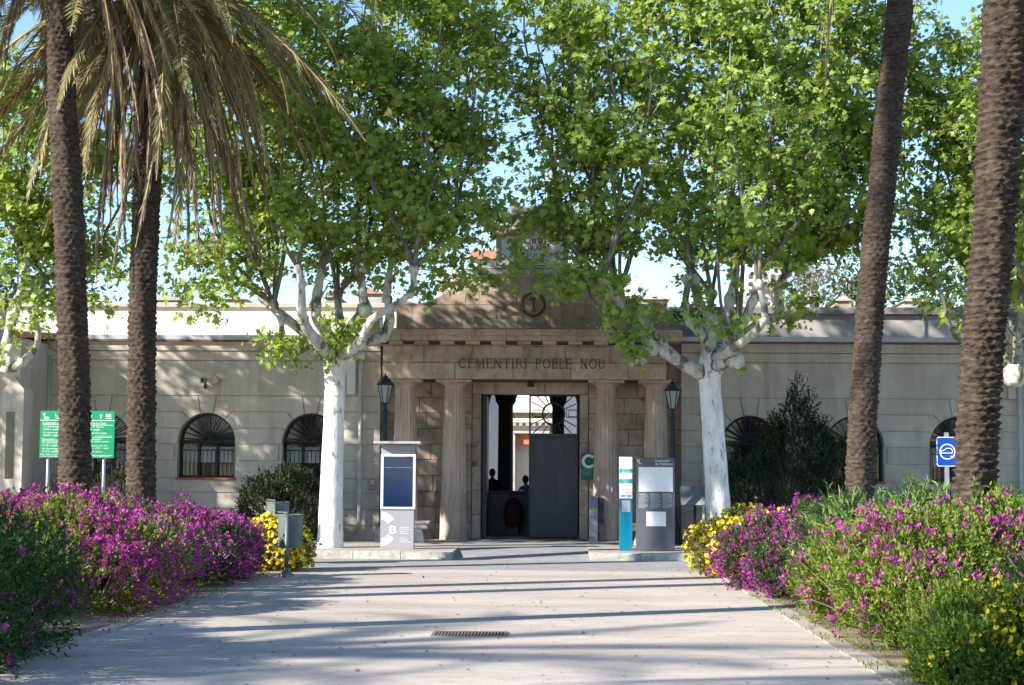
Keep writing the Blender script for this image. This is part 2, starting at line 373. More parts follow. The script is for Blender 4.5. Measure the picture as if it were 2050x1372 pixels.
kerb('kerb_left', XR0, XR0-13, -1); kerb('kerb_right', XR1, XR1+13, 1)
# drain grate in the path
gp = G(940,1272); g0 = G(865,1272); g1 = G(1016,1272)
t = thing('drain_grate', (gp.x,gp.y,.008), 'rusty rectangular iron drain grate set in the middle of the path', 'drain grate')
b = MB(); b.box(g0.x,g1.x,gp.y-.27,gp.y-.24,.009,.02); b.box(g0.x,g1.x,gp.y+.24,gp.y+.27,.009,.02); b.box(g0.x,g0.x+.02,gp.y-.24,gp.y+.24,.009,.02); b.box(g1.x-.02,g1.x,gp.y-.24,gp.y+.24,.009,.02)
b.build('frame', m_grate, t); MB().box(g0.x+.02,g1.x-.02,gp.y-.24,gp.y+.24,.0085,.0105).build('pit', m_hole, t)  # flat dark sheet stands in for the shade below the bars
n = 22
for i in range(n):
    x = g0.x+.03+(g1.x-g0.x-.06)*i/(n-1); MB().box(x-.008,x+.008,gp.y-.24,gp.y+.24,.011,.019).build('bar', m_grate, t)
# ================================================================== CEMETERY BUILDING
bld = thing('cemetery_gatehouse', (xx(1062,YW),YW,SW), 'long beige rendered gatehouse with arched windows and a brown stone portal with four fluted columns', 'building')
S = YW/F
zs = hz(884,YW,412)
def Z(py): return zs+(884-py)*S
def X(px): return xx(px,YW)
ZB = SW-.05
zsill = Z(957); ztop = Z(681); R0 = 57*S
def arc(cx, a0, a1, n=8, r=R0):
    return [(cx+r*math.cos(math.radians(a0+(a1-a0)*i/n)), zs+r*math.sin(math.radians(a0+(a1-a0)*i/n))) for i in range(n+1)]
def backing(xa, xb, cs):
    outer = [Vector((xa,ZB,0)),Vector((xb,ZB,0)),Vector((xb,ztop,0)),Vector((xa,ztop,0))]
    loops = [outer]
    for c in cs:
        h = [(c-R0,zsill),(c+R0,zsill)] + arc(c,0,180,20)
        loops.append([Vector((x,z,0)) for x,z in h][::-1])
    tri = tessellate_polygon(loops); flat = [v for l in loops for v in l]
    mb = MB(); mb.v = [(v.x,YW+.035,v.y) for v in flat]; mb.f = [tuple(t) for t in tri]
    for l in loops[1:]:
        n = len(l)
        for i in range(n):
            p, q = l[i], l[(i+1)%n]; b = len(mb.v)
            mb.v += [(p.x,YW+.002,p.y),(q.x,YW+.002,q.y),(q.x,YW+.30,q.y),(p.x,YW+.30,p.y)]; mb.f.append((b,b+1,b+2,b+3))
    mb.build('wall', m_stucco, bld)
g_ = .010
def panel(poly): MB().prism(poly, YW, YW+.05).build('wall_panel', m_stucco, bld)
def wing(xa, xb, cs):
    backing(xa, xb, cs)
    rows = [(681,702),(702,721),(721,792),(957,986),(986,1018),(1018,1050),(1050,1079)]
    for i,(a,b) in enumerate(rows):
        yo = (-.05,-.02,0,0,0,0,0)[i]
        MB().box(xa,xb,YW+yo,YW+.05,Z(b)+g_,Z(a)-g_).build('wall_panel', m_stucco, bld)
    def P(c, dx, py): return (c+dx*S, zs+(884-py)*S)
    for c in cs:
        gx = g_
        panel([P(c,-19+1.5,792.8),P(c,19-1.5,792.8)] + arc(c,78.5,101.5,4,R0+.012))
    bounds = [('e',xa)] + [('w',c) for c in cs] + [('e',xb)]
    q = .8
    def side(bd, sgn, row):     # points from top to bottom on the side of bd facing sgn
        k, c = bd
        tops = {0:792,1:824,2:857,3:889,4:922}; bots = {0:824,1:857,2:889,3:922,4:957}
        t_, b_ = tops[row]+q, bots[row]-q
        if k == 'e': return [(c, P(0,0,t_)[1]), (c, P(0,0,b_)[1])]
        def A(a0, a1, n): return [((x-c)*sgn+c, z) for x,z in arc(c,a0,a1,n,R0+.012)]
        if row == 0: return [P(c,sgn*(19+q),t_)] + A(76,52,5) + [P(c,sgn*49,b_)]
        if row == 1: return [P(c,sgn*(49+1),t_)] + A(49.5,26,5) + [P(c,sgn*63,b_)]
        if row == 2: return [P(c,sgn*63,t_)] + A(23,0,5) + [P(c,sgn*58.2,b_)]
        return [P(c,sgn*(66 if row==3 else 58.2),t_),P(c,sgn*(66 if row==3 else 58.2),b_)]
    for i in range(len(bounds)-1):
        for row in range(5):
            l = side(bounds[i],1,row); r = side(bounds[i+1],-1,row)
            panel(l + r[::-1])
xl0, xl1 = X(45), X(760); xr0, xr1 = X(1364), X(2330)
csL = [X(204),X(413),X(622)]; csR = [X(1502),X(1711),X(1920),X(2129)]
wing(xl0, xl1, csL); wing(xr0, xr1, csR)
# windows
def window(cx, k):
    w = MB(); y = YW+.2
    w.box(cx-R0,cx-R0+.05,y,y+.06,zsill,zs); w.box(cx+R0-.05,cx+R0,y,y+.06,zsill,zs); w.box(cx-R0,cx+R0,y-.01,y+.06,zs-.04,zs+.04); w.box(cx-R0,cx+R0,y-.01,y+.06,zsill,zsill+.06)
    w.box(cx-.24,cx-.19,y,y+.06,zsill,zs); w.box(cx+.19,cx+.24,y,y+.06,zsill,zs)
    o = arc(cx,0,180,20,R0); i = arc(cx,0,180,20,R0-.05)
    for j in range(20): w.prism([i[j],o[j],o[j+1],i[j+1]], y, y+.06)
    f = w.build('window', m_iron, bld)
    MB().prism([(cx-R0,zsill),(cx+R0,zsill)]+arc(cx,0,180,20,R0), y+.09,y+.1).build('pane', m_glass, f)
    if k < 3 or k == 5:
        c = MB()
        for a,b in ((-R0+.06,-.25),(-.18,.18),(.25,R0-.06)): c.box(cx+a,cx+b,y+.075,y+.085,zsill+.36,zs-.12)
        c.build('curtain', m_curtain, f)
    MB().bbox(cx-R0-.04,cx+R0+.04,YW-.05,YW+.25,zsill-.045,zsill+.005).build('sill', m_sill, f)
    # fan of rays and bars of the iron grille
    for j in range(13):
        a = PI*(j+.5)/13; rr = R0-.02
        MB().tube([(cx+.10*math.cos(a),YW+.12,zs+.04+.10*math.sin(a)),(cx+rr*math.cos(a),YW+.12,zs+rr*math.sin(a))],.010 if j%2 else .015,5).build('grille_bar', m_iron, f)
    h = MB(); h.tube([(x,YW+.12,z) for x,z in arc(cx,0,180,12,.11)],.02,6); h.tube([(cx-R0+.02,YW+.12,zs-.02),(cx+R0-.02,YW+.12,zs-.02)],.016,6)
    h.tube([(cx-R0+.02,YW+.12,zs-.20),(cx+R0-.02,YW+.12,zs-.20)],.012,6)
    for j in range(7):
        x = cx-R0+.1+(2*R0-.2)*j/6; h.tube([(x+.07*math.cos(t*PI/5),YW+.12,zs-.11+.07*math.sin(t*PI/5)) for t in range(11)],.008,4)
    h.build('grille_scrollwork', m_iron, f)
    for j in range(13):
        x = cx-R0+.07+(2*R0-.14)*j/12
        MB().tube([(x,YW+.12,zsill+.02),(x,YW+.12,zs-.2)],.008,4).build('grille_bar', m_iron, f)
for k,c in enumerate(csL+csR): window(c,k)
# gutter, terrace walls, roof
zg = Z(681)
for a,b in ((xl0-3,X(790)),(X(1350),xr1)):
    MB().box(a,b,YW-.14,YW+.05,zg-.03,zg+.012).build('eaves_edge', m_redline, bld)
    MB().bbox(a,b,YW-.13,YW+.3,zg+.014,zg+.13).build('gutter', m_gutter, bld)
YT = 43.2
ztt = hz(617,YT,400)
m2 = MB(); m2.box(X(-200),X(830),YT,YT+.3,zg-.3,ztt); m2.build('terrace_wall', m_white, bld)
MB().bbox(X(-200),X(830),YT-.10,YT+.4,ztt+.002,ztt+.13,.02).build('coping', m_coping, bld)
zt2 = hz(632,YT,1700)
m2 = MB(); m2.box(X(1280),xr1+5,YT,YT+.3,zg-.3,zt2); m2.build('terrace_wall', m_greywall, bld)  # grey copy of the terrace wall, tree shade put into its colour
MB().bbox(X(1280),xr1+5,YT-.14,YT+.4,zt2+.002,zt2+.2,.03).build('coping', m_copshade, bld)  # darker coping copy, shaded by colour like the wall below it
MB().box(xl0-6,xr1+5,YW+.31,46.8,zg-.15,zg+.01).build('roof', m_grey, bld)
MB().box(X(1896),X(1900),YT-.06,YT-.01,zg,zt2).build('drainpipe', m_gutter, bld)
for a,b in ((xl0,xl1),(xr0,xr1)):
    MB().box(a,b,YW+.8,YW+.85,ZB,zg-.16).build('interior_dark_sheet', m_hall_shade, bld)  # unseen sheet added to keep the window interiors dark
# louvred plant units behind the eaves either side of the portal
for a,b,t0,t1 in ((712,757,640,676),(1334,1425,636,682)):
    u = MB().box(xx(a,41.9),xx(b,41.9),41.9,42.7,zg,hz(t0-10,41.9)).build('plant_housing', m_greywall, bld)
    for j in range(6):
        z = zg+.03+j*.075
        MB().extr([(xx(a,41.8),41.78,z),(xx(a,41.8),41.86,z+.05),(xx(a,41.8),41.875,z+.045),(xx(a,41.8),41.795,z-.005)],(xx(b,41.8)-xx(a,41.8),0,0)).build('slat', m_louv, u)
    MB().box(xx(a-3,41.7),xx(b+3,41.7),41.6,41.88,hz(t0,41.7),hz(t0-13,41.7)).build('awning', m_awn, u)
# --- portal
YE = 39.75; YA = 40.25
xp0, xp1 = xx(764,YE), xx(1334,YE); SP = YP/F; SE = YE/F
dx0, dx1 = xx(963,YP), xx(1160,YP); dzt = hz(790,YP)
zen0 = hz(760,YE); zen1 = hz(693,YE)
# blocks of the wall behind the columns
bk = MB(); wx0, wx1 = xx(758,YP), xx(1366,YP)
for a,b,c,d in ((wx0,dx0-.01,ZB,zen0+.1),(dx1+.01,wx1,ZB,zen0+.1),(dx0-.01,dx1+.01,dzt+.01,zen0+.1)): bk.box(a,b,YP+.02,YP+.45,c,d)
bk.build('portal_wall', m_mortar_shade, bld)
def blocks(x0, x1, z0, z1, y, h, w, name='stone_block', m=m_stone, topf=None, depth=.2, off=0):
    nr = max(1, round((z1-z0)/h)); hh = (z1-z0)/nr
    for r in range(nr):
        za = z0+r*hh; zb_ = za+hh; x = x0 - (w*.5 if (r+off)%2 else 0)
        while x < x1-.02:
            xe = x+w*random.uniform(.85,1.15); a = max(x,x0)+.005; b = min(xe,x1)-.005
            if x1-xe < w*.3: b = x1-.005; xe = x1
            pr = random.uniform(-.008,.004)
            if b-a > .06:
                if topf is None: MB().bbox(a,b,y+pr,y+depth,za+.004,zb_-.004,.008).build(name, m, bld)
                else:
                    n = 8; xs = [a+(b-a)*i/n for i in range(n+1)]; tp = [min(zb_-.004, topf(q)-.003) for q in xs]
                    if max(tp) > za+.03:
                        MB().prism([(q, za+.004) for q in xs]+[(q,max(t,za+.006)) for q,t in zip(xs[::-1],tp[::-1])], y+pr, y+depth).build(name, m, bld)
            x = xe
jw = .21
for a,b in ((wx0,xp0+.1),(xp1-.1,wx1)): MB().box(a,b,YP+.02,YP+.45,zen0+.1,hz(660,YP)).build('portal_wall', m_mortar_shade, bld); blocks(a,b,zen0+.003,hz(660,YP),YP-.10,.38,.85)
blocks(wx0, dx0-jw, SW, zen0, YP-.10, .38, .85); blocks(dx1+jw, wx1, SW, zen0, YP-.10, .38, .85)
blocks(dx0-jw+.003, dx0, SW, dzt, YP-.13, .55, 2, 'door_jamb', depth=.6); blocks(dx1, dx1+jw-.003, SW, dzt, YP-.13, .55, 2, 'door_jamb', depth=.6)
blocks(dx0-jw+.003, dx1+jw-.003, dzt, zen0, YP-.12, .5, 1.5, 'lintel', m_col, depth=.6)
# columns
cyl = 40.2
def column(cpx):
    cx = xx(cpx,cyl,900); z0 = SW; z1 = hz(775,cyl); zf = hz(988,cyl); s = cyl/F
    rb = 27.5*s; rtp = 19.5*s
    c = MB()
    def ring(r, z, fl):
        n = 96
        for k in range(n):
            a = 2*PI*k/n; f = 1-fl*.075*abs(math.sin(a*9)); c.v.append((cx+r*f*math.cos(a), cyl+r*f*math.sin(a), z))
    zz = [(z0,0),(z0+.5,0),(zf-.01,0),(zf+.01,1)]+[(zf+(z1-zf)*i/6,1) for i in range(1,7)]
    for z,fl in zz:
        t = (z-z0)/(z1-z0); ring(rb+(rtp-rb)*(t**1.25), z, fl)
    n = 96
    for i in range(len(zz)-1):
        for k in range(n): q=(k+1)%n; c.f.append((i*n+k,i*n+q,(i+1)*n+q,(i+1)*n+k))
    o = c.build('column', m_col, bld, False)
    MB().lathe((cx,cyl,0),[(rtp+.005,z1-.06),(rtp+.015,z1-.05),(rtp+.005,z1-.03),(rtp+.01,z1),(rtp+.05,z1+.04),(rtp+.11,z1+.075),(rtp+.135,z1+.09)],32).build('echinus', m_col, o, True)
    w = 35.5*s; MB().bbox(cx-w,cx+w,cyl-w,cyl+w*.9,z1+.092,zen0-.003,.008).build('abacus', m_col, o)
    w = rb+.02
for c in (811,909,1213,1313): column(c)
# entablature: soffit body, two courses of frieze blocks, mutules, cornice
MB().box(xp0+.02,xp1-.02,YE+.03,YP+.05,zen0+.003,zen1+.4).build('entablature_core', m_mortar_shade, bld)
zm = hz(727,YE)
blocks(xp0,xp1,zen0,zm,YE-.01,.6,1.5,'architrave_block',depth=.25); blocks(xp0,xp1,zm,zen1,YE+.015,.6,1.05,'frieze_block',depth=.25)
for sx in (xp0,xp1-.02):
    MB().bbox(sx-.012 if sx==xp0 else sx+.0,sx+.018 if sx==xp0 else sx+.032,YE+.26,YP,zen0,zen1).build('frieze_side', m_stone, bld)
zc0 = hz(682,YE-.3); zc1 = hz(660,YE-.4)
MB().box(xp0-.04,xp1+.04,YE-.04,YP,zen1+.002,zen1+.02).build('taenia', m_stone, bld)
n = 11
for i in range(n):
    x = xp0+.32+(xp1-xp0-.64)*i/(n-1); MB().bbox(x-.16,x+.16,YE-.28,YE+.1,zen1+.022,zc0-.002,.01).build('mutule', m_stone, bld)
MB().box(xp0,xp1,YE+.02,YP,zen1+.021,zc0).build('cornice_back', m_mortar_shade, bld)  # dark mortar colour stands in for shade between the mutules
cw = (xp1+.34-(xp0-.34))/9
for i in range(9):
    a = xp0-.34+cw*i
    MB().extr([(a+.004,YE-.34,zc0),(a+.004,YA+.8,zc0),(a+.004,YA+.8,zc1),(a+.004,YE-.50,zc1),(a+.004,YE-.50,zc1-.05),(a+.004,YE-.43,zc1-.09),(a+.004,YE-.43,zc1-.13),(a+.004,YE-.36,zc1-.15)],(cw-.008,0,0)).build('cornice_block', m_stone, bld)
MB().box(xp0-.36,xp1+.36,YE-.52,YA+.8,zc1+.002,zc1+.014).build('cornice_flashing', m_redline, bld)
# attic with swept shoulders
xc = xx(1062,YA)
def attic(x):
    d = abs(x-xc)/YA*F
    if d < 143: py = 556
    elif d < 158: py = 562
    elif d < 232: t = (d-158)/74; py = 574+34*math.sin(t*PI/2)**.9
    elif d < 275: t = (d-232)/43; py = 608-12*t
    else: py = 2000
    return hz(py,YA)
zat0 = zc1+.016
xa0, xa1 = xc-272*YA/F, xc+272*YA/F
n = 60; xs = [xa0+(xa1-xa0)*i/n for i in range(n+1)]
MB().prism([(xa0+.02,zat0),(xa1-.02,zat0)]+[(min(max(x,xa0+.02),xa1-.02),attic(x)-.02) for x in xs[::-1]], YA+.03, YA+.8).build('attic_core', m_mortar_shade, bld)
blocks(xa0,xa1,zat0,hz(556,YA),YA,.36,1.0,'attic_block',topf=attic,depth=.1)
MB().box(xx(918,YA),xx(1206,YA),YA-.03,YA+.85,hz(556,YA)+.002,hz(551,YA)).build('attic_ledge', m_stone, bld)
# wreath emblem
ex, ez = xx(1066,YA), hz(610,YA); b = MB()
n = 28
for i in range(n):
    a = 2*PI*i/n; b.ball((ex+.26*math.cos(a),YA-.03,ez+.26*math.sin(a)),(.04,.04,.04),4,.3,i)
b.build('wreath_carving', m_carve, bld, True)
MB().prism([(ex-.37,ez-.42),(ex+.37,ez-.42),(ex+.37,ez+.42),(ex-.37,ez+.42)],YA-.022,YA+.05).build('wreath_slab', m_stone, bld)
b = MB(); b.tube([(ex-.10,YA-.04,ez+.1),(ex,YA-.04,ez+.12),(ex+.02,YA-.04,ez-.12),(ex+.08,YA-.04,ez-.16)],.022,6); b.tube([(ex-.07,YA-.04,ez+.16),(ex+.07,YA-.04,ez+.12)],.018,6)
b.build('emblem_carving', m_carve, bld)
# inscription
def arcpts(cx,cz,rx,rz,a0,a1,n=12): return [(cx+rx*math.cos(math.radians(a0+(a1-a0)*i/n)),cz+rz*math.sin(math.radians(a0+(a1-a0)*i/n))) for i in range(n+1)]
TK,TN = .13,.065
GL = {'C':(.8,[(arcpts(.42,.5,.38,.46,45,315),TK)],[]),'E':(.62,[([(.12,0),(.12,1)],TK),([(.12,.97),(.58,.97),(.58,.86)],TN),([(.12,.5),(.46,.5)],TN),([(.12,.03),(.6,.03),(.6,.15)],TN)],[.12]),
 'M':(1.0,[([(.14,0),(.14,1)],TN),([(.14,1),(.5,.1)],TK),([(.5,.1),(.86,1)],TN),([(.86,0),(.86,1)],TK)],[.14,.86]),'N':(.86,[([(.12,0),(.12,1)],TN),([(.12,1),(.74,0)],TK),([(.74,0),(.74,1)],TN)],[.12,.74]),
 'T':(.74,[([(.37,0),(.37,1)],TK),([(.03,.86),(.03,.97),(.71,.97),(.71,.86)],TN)],[.37]),'I':(.26,[([(.13,0),(.13,1)],TK)],[.13]),
 'R':(.78,[([(.13,0),(.13,1)],TK),([(.13,.97)]+arcpts(.36,.74,.22,.23,90,-90)+[(.13,.51)],TN+.02),([(.4,.5),(.74,0)],TK)],[.13]),'P':(.64,[([(.13,0),(.13,1)],TK),([(.13,.97)]+arcpts(.36,.73,.22,.24,90,-90)+[(.13,.49)],TN+.02)],[.13]),
 'O':(.92,[(arcpts(.46,.5,.39,.46,0,360,20),.1)],[]),'B':(.66,[([(.13,0),(.13,1)],TK),([(.13,.97)]+arcpts(.34,.76,.2,.21,90,-90)+[(.13,.55)],TN+.02),([(.34,.53)]+arcpts(.36,.28,.24,.25,90,-90)+[(.13,.03)],TN+.02)],[.13]),
 'L':(.6,[([(.12,0),(.12,1)],TK),([(.12,.03),(.56,.03),(.56,.16)],TN)],[.12]),'U':(.82,[([(.13,1),(.13,.35)]+arcpts(.41,.35,.28,.32,180,360)+[(.69,1)],.095)],[])}
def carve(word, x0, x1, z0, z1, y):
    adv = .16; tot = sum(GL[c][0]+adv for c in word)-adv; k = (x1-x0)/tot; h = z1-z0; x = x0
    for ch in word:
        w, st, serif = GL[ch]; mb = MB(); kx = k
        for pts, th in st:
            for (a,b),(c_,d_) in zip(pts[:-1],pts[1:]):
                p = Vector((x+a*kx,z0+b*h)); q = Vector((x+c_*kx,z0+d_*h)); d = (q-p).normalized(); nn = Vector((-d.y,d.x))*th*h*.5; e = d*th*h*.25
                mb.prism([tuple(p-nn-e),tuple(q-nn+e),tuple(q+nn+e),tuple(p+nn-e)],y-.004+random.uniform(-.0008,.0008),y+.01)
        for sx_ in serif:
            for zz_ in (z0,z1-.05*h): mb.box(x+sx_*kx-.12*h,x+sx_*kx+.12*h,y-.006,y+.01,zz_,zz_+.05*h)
        mb.build('shaded_letter', m_carve, bld); x += (w+adv)*k  # raised strokes, coloured darker in place of shade inside carved grooves
yl_ = YE-.024
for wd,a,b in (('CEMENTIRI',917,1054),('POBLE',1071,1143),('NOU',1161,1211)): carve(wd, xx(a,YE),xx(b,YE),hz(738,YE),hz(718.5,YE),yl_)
# stepped pedestal and marble tablet over the attic
def cbox(px0,px1,py0,py1,y,dep,name,m=m_grey):
    return MB().bbox(xx(px0,y),xx(px1,y),y,y+dep,hz(py1,y),hz(py0,y),.01).build(name,m,bld)
cbox(925,1200,539,550,YA+.0,.8,'pedestal_step'); cbox(950,1176,532.5,538.5,YA+.08,.7,'pedestal_step')
cbox(990,1136,471,532,YA+.15,.6,'pedestal_block')
cbox(978,1150,461,470.5,YA+.02,.85,'pedestal_cornice',m_stone); cbox(984,1143,453,460.5,YA+.08,.75,'pedestal_cornice')
cbox(1000,1128,425,452.5,YA+.15,.6,'pedestal_block'); cbox(1020,1108,413,424.5,YA+.18,.5,'pedestal_block')
cbox(1092,1110,345,412.5,YA+.25,.2,'finial'); cbox(1080,1122,362,374,YA+.22,.16,'finial_arm')
tb = cbox(1002,1126,471.5,531,YA+.12,.028,'marble_tablet',m_marble)
q = MB(); y_ = YA+.117
for s_,a,b_,c,d_ in (('RESURREC',1014,1112,490,478),('· MORAM ·',1024,1100,503,492),('MORTUORUM',1020,1110,516,506),('EXSPECTO',1030,1096,529,519)):
    text(s_,xx(a,y_),xx(b_,y_),hz(c,y_),hz(d_,y_),y_,m_iron,tb,mb=q)
q.build('inscription', m_iron, tb)
# gate leaves
t = thing('gate_leaf', (dx1,YP+.3,SW), 'closed dark metal gate leaf with solid lower panel and open fan ironwork above', 'gate')
gx0 = xx(1059,YP+.3); gy = YP+.3; zmid = hz(868,gy)
MB().bbox(gx0,dx1-.02,gy,gy+.06,SW+.02,zmid,.01).build('lower_panel', m_door, t)
b = MB(); b.box(gx0+.06,dx1-.08,gy-.012,gy,zmid-.1,zmid-.06); b.box(gx0+.5,dx1-.5,gy-.012,gy,SW+.12,SW+.14); b.box(gx0,gx0+.04,gy-.02,gy+.06,SW+.02,dzt); b.box(dx1-.06,dx1-.02,gy-.001,gy+.06,zmid,dzt); b.box(gx0,dx1-.02,gy-.001,gy+.06,dzt-.03,dzt)
b.build('frame', m_iron, t)
cxg, czg = xx(1108,gy), hz(829,gy)
b = MB(); s = gy/F
for r_ in (22*s,): b.tube([(cxg+r_*math.cos(k*PI/14),gy+.03,czg+r_*math.sin(k*PI/14)) for k in range(29)],.022,6)
b.tube([(cxg-15*s+6*s*math.sin(k*1.1),gy+.03,czg+(k-6)*3*s) for k in range(13)],.01,5); b.tube([(cxg+2*s+9*s*math.sin(k*.9),gy+.03,czg+(k-6)*3*s) for k in range(13)],.01,5)
b.build('wheel', m_iron, t)
for k in range(20):
    a = 2*PI*k/20+.12; dxr, dzr = math.cos(a), math.sin(a)
    if abs(dzr) < .22: continue
    L = min((45*s)/max(abs(dxr),.01) if abs(dxr)>.01 else 9, (38*s)/abs(dzr))
    MB().tube([(cxg+22*s*dxr,gy+.03,czg+22*s*dzr),(cxg+L*dxr,gy+.03,czg+L*dzr)],.013,5).build('ray', m_iron, t)
for px_,py_,w_,h_ in ((1078,828,12,8),(1146,828,12,8),(1112,859,8,5)):
    x_,z_ = xx(px_,gy), hz(py_,gy); b = MB()
    for f_ in (1,.72):
        w2,h2 = w_*s*f_,h_*s*f_; b.tube([(x_-w2,gy+.03,z_-h2),(x_+w2,gy+.03,z_-h2),(x_+w2,gy+.03,z_+h2),(x_-w2,gy+.03,z_+h2),(x_-w2,gy+.03,z_-h2)],.010,4)
    b.build('key_pattern', m_iron, t)
t = thing('gate_leaf', (dx0,YP+.3,SW), 'left gate leaf swung open into the dark hall, seen edge on', 'gate')
MB().box(dx0+.02,dx0+.12,YP+.35,YP+1.5,SW+.02,dzt-.02).build('lower_panel', m_door, t)
# hall behind the gate
YH = 46.2
b = MB(); hx0,hx1 = dx0-2.2,dx1+2.2
b.box(hx0-.2,hx0,YP+.5,YH,ZB,zg-.16); b.box(hx1,hx1+.2,YP+.5,YH,ZB,zg-.16); b.build('hall_wall', m_hall_shade, bld)
MB().box(hx0,hx1,YP+.46,YH,dzt+.9,dzt+1.0).build('hall_ceiling', m_hall_shade, bld)
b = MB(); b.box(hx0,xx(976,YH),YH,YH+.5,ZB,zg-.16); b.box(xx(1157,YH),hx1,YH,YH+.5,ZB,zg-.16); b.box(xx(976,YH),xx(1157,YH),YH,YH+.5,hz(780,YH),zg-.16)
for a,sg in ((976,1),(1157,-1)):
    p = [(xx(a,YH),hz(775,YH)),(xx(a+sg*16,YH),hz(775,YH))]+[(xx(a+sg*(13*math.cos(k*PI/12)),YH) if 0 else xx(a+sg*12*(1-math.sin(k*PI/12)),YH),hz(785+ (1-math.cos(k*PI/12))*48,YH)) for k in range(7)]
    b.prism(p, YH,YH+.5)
b.build('hall_arcade', m_hall_shade, bld)
for px_,w_ in ((1012,16),(1117,13)):
    c = (xx(px_,YH+.25),YH+.25,0); s = YH/F
    MB().lathe(c,[(w_*s*1.25,SW-.1),(w_*s*1.25,SW+.2),(w_*s,SW+.3),(w_*s*.92,hz(812,YH)),(w_*s*1.3,hz(803,YH)),(w_*s*1.3,hz(798,YH)),(w_*s*1.5,hz(790,YH)),(w_*s*1.5,hz(770,YH))],16).build('hall_column', m_hall_shade, bld, True)
tag(MB().box(dx0-.1,dx1+.1,42,60,-.05,SW-.002).build('hall_floor', m_walk), kind='structure')
t = thing('counter', (xx(1010,44.2),44.2,SW), 'low dark reception counter across the hall behind the open gate', 'counter')
MB().box(xx(940,44.2),xx(1090,44.2),44.3,44.8,SW,hz(990,44.2)).build('front', m_door, t)
MB().bbox(xx(938,44.2),xx(1092,44.2),44.22,44.85,hz(990,44.2)+.002,hz(985,44.2)+.02).build('top', m_iron, t)
t = thing('bag', (xx(1028,43.4),43.4,SW), 'dark red rounded upright bag with a looped handle in the open gateway', 'bag')
zc = hz(1030,43.4); MB().ball((xx(1028,43.4),43.5,zc),(.24,.14,.43),9,.03,3).build('body', m_red, t, True)
MB().tube([(xx(1028,43.4)+.08*math.cos(k*PI/6),43.5,zc+.42+.14*math.sin(k*PI/6)) for k in range(7)],.02,6).build('handle', m_iron, t)
MB().box(xx(1018,43.4),xx(1038,43.4),43.42,43.56,SW,zc-.3).build('foot', m_iron, t)
# people in the hall
def person(px, Y, zh, label, cm, lean=0.0):
    x = xx(px,Y); t = thing('person', (x,Y,SW), label, 'person'); k = (zh-SW)/1.74
    me = D.meshes.new('s'); 
    J = [(0,0,.95,.14,.11),(0,0,1.15,.14,.10),(lean*.5,0,1.35,.17,.11),(lean*.8,0,1.47,.06,.06),(lean,0,1.55,.055,.055),
         (-.09,0,.9,.09,.09),(-.10,.0,.5,.06,.06),(-.11,.0,.07,.045,.045),(-.11,-.13,.03,.04,.03),
         (.09,0,.9,.09,.09),(.10,.0,.5,.06,.06),(.11,.0,.07,.045,.045),(.11,-.13,.03,.04,.03),
         (lean*.6-.19,0,1.40,.06,.06),(lean*.4-.25,.05,1.12,.043,.043),(lean*.4-.18,.26,1.02,.032,.032),(lean*.4-.15,.34,1.02,.03,.02),
         (lean*.6+.19,0,1.40,.06,.06),(lean*.4+.25,.05,1.12,.043,.043),(lean*.4+.18,.26,1.02,.032,.032),(lean*.4+.15,.34,1.02,.03,.02)]
    E = [(0,1),(1,2),(2,3),(3,4),(0,5),(5,6),(6,7),(7,8),(0,9),(9,10),(10,11),(11,12),(2,13),(13,14),(14,15),(15,16),(2,17),(17,18),(18,19),(19,20)]
    me.from_pydata([(j[0]*k,j[1]*k,j[2]*k) for j in J], E, []); o = D.objects.new('s', me); COL.objects.link(o)
    o.modifiers.new('k','SKIN'); sv = me.skin_vertices[0].data
    for i,j in enumerate(J): sv[i].radius = (j[3]*k,j[4]*k)
    sv[0].use_root = True
    ss = o.modifiers.new('u','SUBSURF'); ss.levels = 1; ss.render_levels = 1
    bpy.context.view_layer.update(); dg = bpy.context.evaluated_depsgraph_get()
    m2 = D.meshes.new_from_object(o.evaluated_get(dg)); D.objects.remove(o)
    finish('body', m2, cm, t, True)
    hx = x+lean*1.15*k; hzz = SW+1.64*k
    MB().ball((hx,Y,hzz),(.075,.095,.115),8,0).build('head', m_skin, t, True)
    MB().ball((hx,Y-.012,hzz+.02),(.084,.095,.108),8,.05,4).build('hair', m_hair, t, True)
person(986,45.3,hz(941,45.3),'person with short dark hair in dark clothes standing behind the hall counter',m_cloth1)
person(1056,45.4,hz(955,45.4),'person in a light blue top partly hidden by the closed gate leaf',m_cloth2,-.05)
# courtyard behind
t = thing('courtyard_building', (xx(1060,72),72,0), 'sunlit cream courtyard building with dentil cornice and terracotta niche seen through the gate', 'building')
MB().box(-22,22,72,78,-.1,6.6).build('wall', m_cream, t)
b = MB(); b.box(-22,22,71.6,72,hz(846,71.6),hz(838,71.6)); b.box(-22,22,71.4,72,hz(826,71.4),hz(822,71.4)); b.build('cornice', m_cream, t)
for i in range(14):
    x = xx(1000+i*13,71.7); MB().box(x,x+.14,71.62,71.99,hz(853,71.7),hz(847,71.7)).build('dentil', m_greywall, t)
b = MB(); b.box(xx(1030,71.5),xx(1062,71.5),71.5,71.98,hz(890,71.5),hz(868,71.5)); b.build('niche_head', m_terra, t)
b = MB(); b.box(xx(1026,71.3),xx(1031,71.3),71.3,71.98,0,hz(864,71.3)); b.box(xx(1026,71.3),xx(1100,71.3),71.25,71.98,hz(868,71.3),hz(863,71.3)); b.build('niche_frame', m_grey, t)
t = thing('tomb_tower', (xx(982,62),62,0), 'tall pale stone tomb with moulded cap seen through the left of the gateway', 'tomb')
MB().box(xx(955,62),xx(990,62),62,64,0,hz(855,62)).build('shaft', m_grey, t); MB().box(xx(953,62),xx(996,62),61.8,64.2,hz(855,62)+.002,hz(845,62)).build('cap', m_grey, t)
